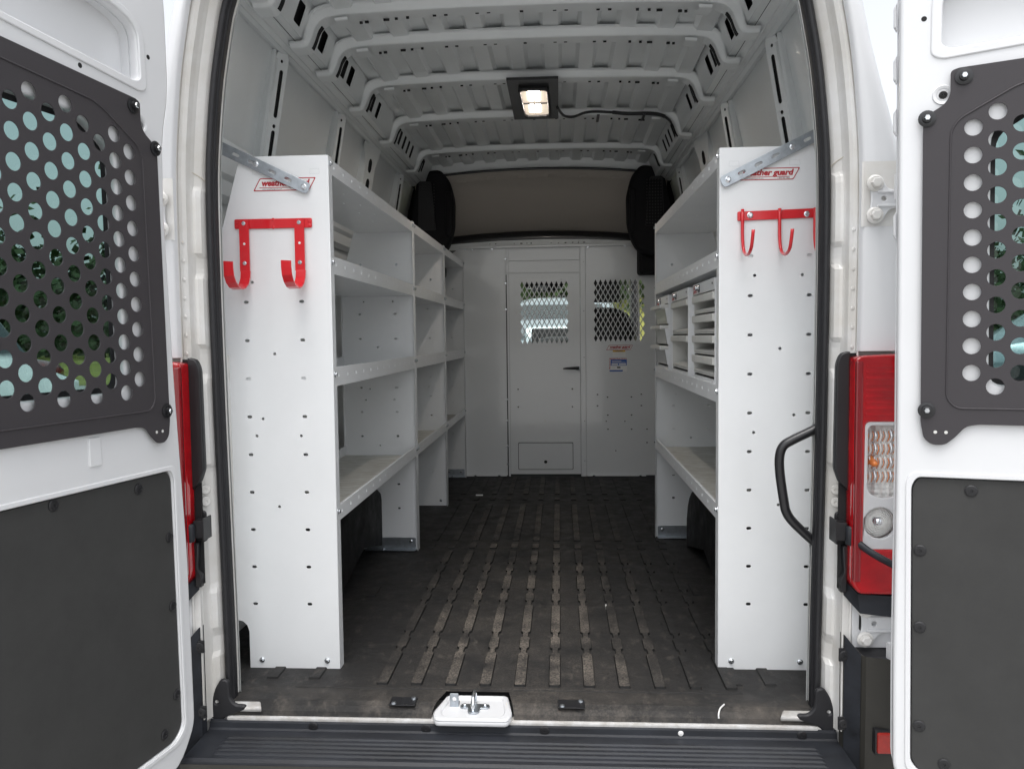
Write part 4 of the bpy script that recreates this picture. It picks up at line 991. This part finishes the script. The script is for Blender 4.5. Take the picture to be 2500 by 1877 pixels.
# stickers
maker_label(pt_, .518, YP-.0024, .905, .165, .034)
st = empty('warning_sticker', (.52, YP-.003, .862), pt_)
link('sticker_sheet', plate(rrect(.470, .843, .5585, .887), [], .0004, 0, (0, YP-.0022, 0)), PAPER, st)
link('sticker_band', plate(rrect(.471, .875, .5575, .886), [], .0003, 0, (0, YP-.0026, 0)), LYEL, st)
link('sticker_text', text('! WARNING', .010, (.514, YP-.003, .8805), (1, 0, 0), (0, 0, 1), 0, .0001, None, .0003), INK, st)
for k in range(6): link('text_line', plate(rrect(.475 if k < 3 else .478, .848+.0043*k, .552-.006*(k % 3), .8492+.0043*k), [], .0002, 0, (0, YP-.0025, 0)), GREYP, st)
sr = empty('registration_sticker', (.507, YP-.003, .79), pt_)
link('sticker_sheet', plate(rrect(.446, .738, .569, .832), [], .0004, 0, (0, YP-.0022, 0)), PAPER, sr)
link('blue_field', plate(rrect(.456, .780, .568, .822), [rrect(.462, .784, .508, .794), rrect(.514, .784, .563, .794)], .0003, 0, (0, YP-.0026, 0)), LBLUE, sr)
link('blue_band', plate(rrect(.448, .739, .540, .749), [], .0003, 0, (0, YP-.0026, 0)), LBLUE, sr)
link('sticker_title', text('REGISTRATION', .0125, (.507, YP-.0026, .827), (1, 0, 0), (0, 0, 1), 0, .0001, .118, .0005), LRED, sr)
link('sticker_side', text('PRODUCT', .010, (.4505, YP-.0026, .786), (0, 0, 1), (-1, 0, 0), 0, .0001, .062, .0004), LRED, sr)
for k in range(2): link('field_text', plate(rrect(.464, .800+.008*k, .560-.03*k, .8035+.008*k), [], .0002, 0, (0, YP-.0029, 0)), PAPER, sr)
link('mark', plate(rrect(.500, .762, .524, .772), [], .0002, 0, (0, YP-.0025, 0)), INK, sr); link('mark', plate(rrect(.462, .763, .486, .766), [], .0002, 0, (0, YP-.0025, 0)), GREYP, sr)

# ---- overhead beam, headliner and pillar trims of the cab
hs = [slot(XC+x, 1.641, w, .007) for x, w in ((-.36, .010), (-.32, .010), (-.10, .008), (-.07, .012), (.22, .010), (.26, .010), (.30, .018), (-.19, .006), (-.14, .018), (.07, .006), (.12, .006), (.17, .014))]
bz = [(-.90, 1.600), (.90, 1.600)] + [(x, 1.668-.03*(x/.7)**2) for x in (.90, .6, .3, 0, -.3, -.6, -.90)]
link('cross_beam', plate(bz, [[(x-XC*0, z) for x, z in h] for h in hs], .003, 0, (0, 5.62, 0)), INNER, van)
link('cross_beam_back', box(-.9, .88, 5.64, 5.66, 1.60, 1.64), DARK, van)
rings = []
for y, z in ((5.352, 2.094), (5.362, 2.048), (5.372, 2.040), (5.42, 1.97), (5.50, 1.88), (5.60, 1.785), (5.70, 1.735)):
    rings.append([(XC+x*.105, y, z-.030*(abs(x)/6)**2) for x in range(-8, 9)])
link('headliner', loft(rings), HEAD, van, True)
rings = [[(XC+x*.105, y, z-.030*(abs(x)/6)**2) for x in range(-8, 9)] for y, z in ((5.695, 1.737), (5.66, 1.725), (5.65, 1.675), (5.66, 1.66))]
link('headliner_edge', loft(rings), SATIN, van, True)
for k in range(6):
    x = -.53+.205*k; z = 2.043-.03*(abs(x)/.63)**2
    link('headliner_clip', plate(rnd([(x-.035, z-.004), (x+.035, z-.004), (x+.024, z+.018), (x-.024, z+.018)], .005), [], .006, .002, (XC, 5.357, 0)), HEAD, van)
link('roof_seal', loft([[(XC+x*.105, y, z-.030*(abs(x)/6)**2) for x in range(-8, 9)] for y, z in ((5.345, 2.108), (5.338, 2.100), (5.345, 2.092))]), SATIN, van, True)
link('roof_front_rail', loft([[(XC+x*.105, y, z-.035*(abs(x)/6.6)**2.2) for x in range(-8, 9)] for y, z in ((5.33, 2.172), (5.338, 2.15), (5.34, 2.118), (5.352, 2.108))]), INNER, van, True)
for s in (-1, 1):
    o = rnd([(.570, 1.90), (.60, 2.03), (.66, 2.10), (.74, 2.095), (.82, 2.02), (.86, 1.80), (.86, 1.55), (.75, 1.50), (.64, 1.55), (.60, 1.62), (.575, 1.72)], .03)
    e = empty('pillar_trim', (XS(s, .7), 5.3, 1.8), van)
    link('trim_cover', plate([(s*x, z) for x, z in o], [], .14, .03, (XC, 5.36, 0), bres=3), CABB, e, True)
    hh = [circ(s*(.70+.018*i), 1.72+.02*j, .004, 6) for i in range(6) for j in range(15)]
    link('vent_panel', plate([(s*x, z) for x, z in rnd([(.69, 1.70), (.81, 1.70), (.80, 2.02), (.72, 2.02)], .01)], hh, .006, .001, (XC, 5.286, 0)), PLAST, e)
    link('belt_cover', box(*sorted((XS(s, .585), XS(s, .625))), 5.27, 5.32, 1.66, 1.95, .012), CABB, e)
    link('lower_trim', box(*sorted((XS(s, .66), XS(s, .86))), 5.40, 5.60, 1.40, 1.66, .02), CABB, e)
    link('wall_close', box(*sorted((XS(s, .86), XS(s, .99))), 5.58, 5.60, 0, 2.1), DARK, van)
link('trim_clip', plate([(.628, 1.665), (.655, 1.665), (.648, 1.72)], [], .01, 0, (0, 5.55, 0)), INNER, van)
link('partition_corner', tube(catmull([(.60, 5.585, 1.60), (.655, 5.585, 1.565), (.69, 5.585, 1.51), (.70, 5.585, 1.46)], 4), .012, 8), INNER, van, True)

# ================================================================== CEILING LAMP AND CABLE
lm = tag(empty('ceiling_lamp', (-.005, 3.81, 2.1)), 'lit square lamp on a black plate under the roof', 'lamp')
link('mounting_plate', box(-.119, .105, 3.494, 4.118, 2.092, 2.096, .001), SATIN, lm)
link('plate_edge', box(-.119, .105, 3.490, 3.496, 2.092, 2.104, .001), SATIN, lm)
link('lens_rim', plate(rnd([(-.075, 3.585), (.063, 3.585), (.070, 4.03), (-.068, 4.03)], .03), [rnd([(-.064, 3.60), (.052, 3.60), (.058, 4.015), (-.056, 4.015)], .025)], .018, .005, (0, 0, 2.084), (1, 0, 0), (0, 1, 0), bres=2), PLAST, lm)
link('lens', plate(rnd([(-.064, 3.60), (.052, 3.60), (.058, 4.015), (-.056, 4.015)], .025), [], .006, .002, (0, 0, 2.088), (1, 0, 0), (0, 1, 0)), LENSM, lm)
for i in range(2):
    for j in range(2):
        for k in range(6):
            cx = -.020+.028*i; cy = 3.635+.185*j+.026*k
            link('led', box(cx-.009, cx+.009, cy-.008, cy+.008, 2.0825, 2.0845), LEDM, lm)
link('divider', box(-.062, .054, 3.806, 3.814, 2.080, 2.086, .001), PLAST, lm)
cb = tag(empty('lamp_cable', (.4, 4.0, 2.09)), 'black cable running from the ceiling lamp along the roof bow to the right wall', 'cable')
P = catmull([(.10, 3.90, 2.088), (.118, 4.00, 2.088), (.140, 4.07, 2.090), (.182, 4.09, 2.092), (.235, 4.04, 2.096), (.29, 4.06, 2.106), (.376, 4.075, 2.104), (.45, 4.09, 2.100), (.566, 4.085, 2.096), (.63, 4.11, 2.09), (.675, 4.18, 2.082), (.71, 4.24, 2.070)], 6)
link('cable_run', tube(P, .007, 8), SATIN, cb, True)
link('tape_wrap', tube(P[36:56], .0095, 8), PLAST, cb, True)
for x in (.305, .535): link('cable_clip', box(x-.007, x+.007, 4.07, 4.20, 2.090, 2.095, .001), SATIN, cb)

# ================================================================== CAB
cabe = tag(empty('cab_interior', (XC, 6.6, .1), van), 'dark cab seen through the partition mesh')
P = [(-.95, .72), (-.6, .80), (-.3, .86), (-.12, .90), (-.04, .975), (.25, .985), (.45, .97), (.62, .92), (.74, .80), (.84, .5), (.95, .3)]
rings = [[(x, y, z+dz) for x, z in [(v.x, v.z) for v in catmull([(a, 0, b) for a, b in P], 4)]] for y, dz in ((7.0, -.08), (7.05, -.01), (7.2, 0), (7.6, -.06))]
rings = [[(x, 6.98, -.3) for x, y, z in rings[0]]] + rings
link('dashboard', loft(rings), SATIN, cabe, True)
def seat(x, zt):
    e = empty('cab_seat', (x, 6.2, .1), cabe); rings = []
    for z, w, d in ((.05, .24, .10), (.5, .25, .10), (zt-.30, .25, .09), (zt-.14, .235, .08), (zt-.05, .19, .07), (zt-.01, .12, .05), (zt, .05, .02)):
        rings.append([(x+w*math.copysign(abs(math.cos(t))**.5, math.cos(t)), 6.05+z*.12+d*math.copysign(abs(math.sin(t))**.6, math.sin(t)), z) for t in [2*math.pi*k/20 for k in range(20)]])
    link('backrest', loft(rings, True, True), SATIN, e, True)
seat(-.56, 1.2); seat(.44, 1.205)
link('windshield', mesh([(-.85, 7.9, .50), (.83, 7.9, .50), (.74, 7.0, 1.62), (-.76, 7.0, 1.62)], [(0, 1, 2, 3)]), CLEAR, cabe)
link('roof_lining', mesh([(-.85, 5.7, 1.68), (.83, 5.7, 1.68), (.80, 7.02, 1.62), (-.82, 7.02, 1.62)], [(0, 1, 2, 3)]), DARK, cabe)
link('mirror', box(-.13, .09, 6.75, 6.79, 1.365, 1.43, .015), SATIN, cabe); link('mirror_mount', box(-.19, .14, 6.80, 6.95, 1.40, 1.52, .01), SATIN, cabe)
link('mirror_glass', box(-.12, .0, 6.746, 6.7495, 1.375, 1.42, .001), ZINC, cabe)
for s in (-1, 1):
    link('screen_pillar', tube([(XS(s, .88), 7.9, .45), (XS(s, .77), 7.0, 1.64), (XS(s, .80), 6.2, 1.66)], .045, 8), SATIN, cabe, True)
    link('cab_door', mesh([(XS(s, .93), 5.65, -.3), (XS(s, .93), 8.2, -.3), (XS(s, .93), 8.2, .52), (XS(s, .90), 5.65, .60)], [(0, 1, 2, 3)]), SATIN, cabe)
link('sun_visor', box(.33, .62, 6.80, 6.83, 1.27, 1.58, .01), SATIN, cabe)
link('bonnet', loft([[(x*.9, y, z-.05*abs(x)**2) for x in (-1, -.6, 0, .6, 1)] for y, z in ((7.9, .44), (8.3, .32), (8.7, .12), (8.8, -.2))]), WHITE, van, True)

# ================================================================== OUTSIDE
ASPH = mat('asphalt', (.40, .395, .38), .9, noise=.25, nscale=30, bump=.3, bscale=90)
GRASSM = mat('grass', (.24, .25, .05), .9, noise=.4, nscale=.8, bump=.3, bscale=40)
LEAF = mat('leaf', (.048, .078, .026), .6, noise=.5, nscale=1.2, spec=.2)
BARK = mat('bark', (.09, .07, .05), .9, noise=.4, nscale=20, bump=.4, bscale=40)
CARW = mat('car_white_paint', (.78, .78, .77), .2, coat=1); CARS = mat('car_silver_paint', (.36, .42, .45), .25, metal=.5, coat=1)
CARR = mat('car_maroon_paint', (.16, .015, .015), .25, coat=1)
TYRE = mat('tyre_rubber', (.02, .02, .02), .8); DGL = mat('dark_car_glass', (.02, .028, .03), .05, coat=1)
G0 = -.535
xs = [-400, -120, -60, -30, -12, -6, 0, 6, 12, 30, 60, 120, 400]; ysg = [-300, -60, -20, -6, 0, 4, 8, 10, 12, 14, 18, 24, 30, 60, 140, 600]
def gz(x, y): 
    t = max(0, min(1, (y-9)/6)); return G0+.52*t*t*(3-2*t)
me = loft([[(x, y, gz(x, y)) for x in xs] for y in ysg])
tag(link('ground', me, ASPH), None, None, None, 'structure')
BANK = ((17.5, 0), (19, .15), (24, 1.3), (30, 2.4), (45, 2.9), (300, 3.5))
def bankh(x, y):
    t = max(0, min(1, (abs(x-1)-7)/9)); return interp(BANK, y)*(1-.80*t*t*(3-2*t))
me = loft([[(x, y, gz(x, y)+.004+bankh(x, y)) for x in (-300, -80, -30, -16, -12, -10, -8, -5, 0, 6, 8, 10, 12, 14, 18, 30, 80, 300)] for y, h in BANK])
tag(link('grass_bank', me, GRASSM), None, None, None, 'structure')
def tree(x, y, h, rad, label, n=5200):
    z0 = gz(x, y)+bankh(x, y); rnd_ = random.Random(int(x*13+y*7))
    e = tag(empty('tree', (x, y, z0)), label, 'tree', 'trees behind the car park')
    P = [(x, y, z0-.2), (x+.1, y, z0+h*.2), (x-.1, y+.1, z0+h*.45), (x, y, z0+h*.8)]
    link('trunk', tube(P, [h*.028, h*.022, h*.014, h*.004], 8), BARK, e, True)
    vs, fs = [], []
    cl = [(rnd_.gauss(0, .42)*rad, rnd_.gauss(0, .42)*rad, h*(.02+.92*rnd_.random()**.9), rad*(.22+.25*rnd_.random())) for _ in range(34)]
    for cx, cy, cz, cr in cl:
        fz = 1-abs(cz/h-.5)*.9
        for _ in range(n//34):
            d = Vector((rnd_.gauss(0, 1), rnd_.gauss(0, 1), rnd_.gauss(0, .8))).normalized()*cr*(.5+.5*rnd_.random()**.5)
            c = Vector((x+cx*fz, y+cy*fz, z0+cz))+d; a = Vector((rnd_.gauss(0, 1), rnd_.gauss(0, 1), rnd_.gauss(0, 1))).normalized(); b = a.orthogonal().normalized(); k = rad*.034*(.7+.6*rnd_.random())
            o = len(vs); vs += [c+a*k, c+b*k*.8, c-a*k, c-b*k*.8]; fs.append((o, o+1, o+2, o+3))
    link('crown', mesh(vs, fs), LEAF, e)
TL = [(-3.5, 31, 6, 3.6), (2.5, 33, 6.5, 4), (8.5, 30, 6, 3.6), (14, 34, 4.2, 3.5), (20.5, 31, 4.4, 3.2), (27, 33, 7, 4.2), (-10, 32, 5, 4), (-17, 34, 4.5, 4), (-24, 31, 5.6, 4), (-31, 33, 6.6, 4.4), (-38, 30, 6.6, 4.4), (33, 29, 6, 3.8), (40, 32, 8, 4.6), (-19, 21, 4.4, 3.4), (-28, 22, 5.6, 4)]
WV, WF = [], []; rw = random.Random(9)
for _ in range(42000):
    x = rw.uniform(-48, 50); y = rw.uniform(26, 40); c = Vector((x, y, gz(x, y)+bankh(x, y)+abs(rw.gauss(0, 1))*1.7*(1+.4*math.sin(x*.9)+.3*math.sin(x*.37+y)) ))
    a = Vector((rw.gauss(0, 1), rw.gauss(0, 1), rw.gauss(0, 1))).normalized(); b = a.orthogonal().normalized(); k = .17*(.6+.8*rw.random()); o = len(WV)
    WV += [c+a*k, c+b*k*.8, c-a*k, c-b*k*.8]; WF.append((o, o+1, o+2, o+3))
tag(link('undergrowth', mesh(WV, WF), LEAF), 'dense green undergrowth along the edge of the wood behind the car park', 'undergrowth', None, 'stuff')
names = ['behind the silver car ahead of the van', 'right of the silver car, seen over the dashboard', 'seen through the right mesh window', 'right of the partition windows', 'seen past the right edge of the van', 'seen through the right door guard', 'left of the silver car', 'left of the van body', 'seen at the right of the left door window', 'in the middle of the left door window', 'at the left of the left door window', 'left part of the right door window', 'right part of the right door window', 'low leafy one nearer the van on the left', 'low leafy one at the far left near the parked vans']
for (x, y, h, r), nm in zip(TL, names): tree(x, y, h, r, 'green leafy tree '+nm)

def wheel(parent, x, y, z, r, w):
    a = place(lathe([(r*.62, -w/2), (r*.95, -w/2), (r, -w*.35), (r, w*.35), (r*.95, w/2), (r*.62, w/2)], 24), (x, y, z), (0, 1, 0), (0, 0, 1), (1, 0, 0))
    t = link('wheel', a, TYRE, parent, True)
    link('rim', place(lathe([(r*.60, -w*.45), (r*.60, w*.45), (r*.2, w*.35), (.01, w*.40)], 12), (x, y, z), (0, 1, 0), (0, 0, 1), (1, 0, 0)), CARS, t)
def car(x, y, zg, ang, prof, belt, W, paint, label, name='parked_car', strip=False):
    """prof: side outline (along, height); belt: window band polygons; built facing -Y then turned"""
    e = tag(empty(name, (x, y, zg)), label, 'car' if name == 'parked_car' else 'van', None)
    M = Matrix.Translation((x, y, zg)) @ Matrix.Rotation(ang, 4, 'Z')
    def add(nm, me, m_, sm=False):
        me.transform(M); return link(nm, me, m_, e, sm)
    n = 7; rings = []
    for j in range(-n, n+1):
        t = j/n; k = abs(t)**4
        rings.append([(t*W/2, a*(1-.02*k), zz if zz < .5 else zz-(.10*k*(zz-.5))) for a, zz in prof])
    body = loft(rings, True, True)
    add('body', body, paint, True)
    for pts in belt:
        for s in (-1, 1): add('side_window', plate(rnd(pts, .05), [], .01, .002, (s*(W/2+.002), 0, 0), (0, 1, 0), (0, 0, 1)), DGL)
    return e, M, add
def wheels(e, M, W, ys, r=.34):
    for s in (-1, 1):
        for yy in ys:
            p = M @ Vector((s*(W/2-.10), yy, r)); 
            a = place(lathe([(r*.62, -.11), (r*.95, -.11), (r, -.08), (r, .08), (r*.95, .11), (r*.62, .11)], 22), (0, 0, 0), (0, 1, 0), (0, 0, 1), (1, 0, 0)); a.transform(Matrix.Translation(p) @ M.to_3x3().to_4x4())
            t = link('wheel', a, TYRE, e, True)
            b = place(lathe([(r*.60, -.1), (r*.60, .1), (r*.2, .09), (.01, .10)], 12), (0, 0, 0), (0, 1, 0), (0, 0, 1), (1, 0, 0)); b.transform(Matrix.Translation(p) @ M.to_3x3().to_4x4()); link('rim', b, CARS, t)
# silver car ahead, nose toward the van
suv = [(-2.3, .40), (-2.35, .75), (-2.28, 1.14), (-2.1, 1.22), (-1.35, 1.30), (-1.0, 1.56), (-.5, 1.71), (1.4, 1.70), (2.1, 1.30), (2.2, .9), (2.2, .35)]
e, M, add = car(.15, 15.2, gz(0, 15), 0, suv, [[(-.95, 1.20), (-.55, 1.55), (1.3, 1.56), (1.8, 1.22)]], 1.86, CARS, 'silver car parked ahead of the van, seen through the left mesh window')
wheels(e, M, 1.86, (-1.4, 1.35))
add('windscreen', mesh([(-.78, -1.37, 1.33), (.78, -1.37, 1.33), (.70, -1.03, 1.56), (-.70, -1.03, 1.56)], [(0, 1, 2, 3)]), DGL)
add('grille', box(-.50, .50, -2.385, -2.30, .66, 1.13, .02), PLAST); add('bumper_bar', box(-.85, .85, -2.40, -2.30, .38, .56, .04), SATIN)
for s in (-1, 1):
    add('headlight', box(*sorted((s*.60, s*.90)), -2.39, -2.2, 1.0, 1.17, .03), ZINC)
    add('door_mirror', box(*sorted((s*.95, s*1.10)), -.95, -.85, 1.12, 1.26, .03), CARS)
VANP = [(-2.9, .35), (-2.95, .8), (-2.85, 1.15), (-2.3, 1.35), (-1.6, 2.15), (-1.2, 2.30), (2.8, 2.35), (2.92, 2.2), (2.92, .35)]
def bigvan(x, y, ang, label, paint=CARW):
    e, M, add = car(x, y, gz(x, y), ang, VANP, [[(-1.9, 1.42), (-1.35, 2.0), (-.6, 2.0), (-.6, 1.42)], [(-.4, 1.42), (-.4, 2.0), (.8, 2.0), (.8, 1.42)], [(1.0, 1.42), (1.0, 2.0), (2.5, 2.0), (2.5, 1.42)]], 2.0, paint, label, 'parked_van')
    wheels(e, M, 2.0, (-1.8, 1.8), .36)
    add('windscreen', mesh([(-.85, -2.28, 1.40), (.85, -2.28, 1.40), (.78, -1.64, 2.13), (-.78, -1.64, 2.13)], [(0, 1, 2, 3)]), DGL)
    for s in (-1, 1):
        add('rub_strip', box(*sorted((s*1.0, s*1.012)), -2.0, 2.6, .68, .80, .004), PLAST)
        add('headlight', box(*sorted((s*.62, s*.93)), -2.95, -2.75, .85, 1.08, .03), LCLR)
bigvan(-8.6, 8.6, R_(80), 'long white van parked broadside, seen through the left door glass')
bigvan(-13.5, 10.5, R_(75), 'second white van, partly hidden beyond the nearer one on the left')
sd_ = [(-2.3, .3), (-2.35, .62), (-2.2, .78), (-1.2, .95), (-.5, 1.40), (.7, 1.42), (1.5, 1.02), (2.2, .95), (2.3, .6), (2.25, .3)]
e, M, add = car(-11.5, 13.6, gz(-11, 13), R_(85), sd_, [[(-.95, .98), (-.42, 1.34), (.62, 1.35), (1.2, 1.02)]], 1.78, CARR, 'maroon car parked behind the white vans on the left'); wheels(e, M, 1.78, (-1.4, 1.4), .32)
bigvan(9.6, 9.0, R_(-78), 'white van parked broadside, seen through the right door glass')
e, M, add = car(8.8, 13.8, gz(9, 14), R_(-88), sd_, [[(-.95, .98), (-.42, 1.34), (.62, 1.35), (1.2, 1.02)]], 1.78, CARS, 'silver saloon parked on the right behind the white van'); wheels(e, M, 1.78, (-1.4, 1.4), .32)
# utility poles and their wires
for x, y, lab in ((-15, 17, 'grey wooden utility pole to the left of the van'), (15.5, 16.5, 'grey wooden utility pole to the right of the van')):
    e = tag(empty('utility_pole', (x, y, gz(x, y))), lab, 'utility pole')
    link('pole', tube([(x, y, gz(x, y)), (x, y, 8.2)], [.15, .11], 10), BARK, e, True); link('crossarm', box(x-1.1, x+1.1, y-.06, y+.06, 7.5, 7.62, .01), BARK, e)
    for dx in (-.9, 0, .9): link('insulator', place(lathe([(.04, 0), (.05, .05), (.03, .1)], 8), (x+dx, y, 7.62), (1, 0, 0), (0, 1, 0)), GREYP, e)
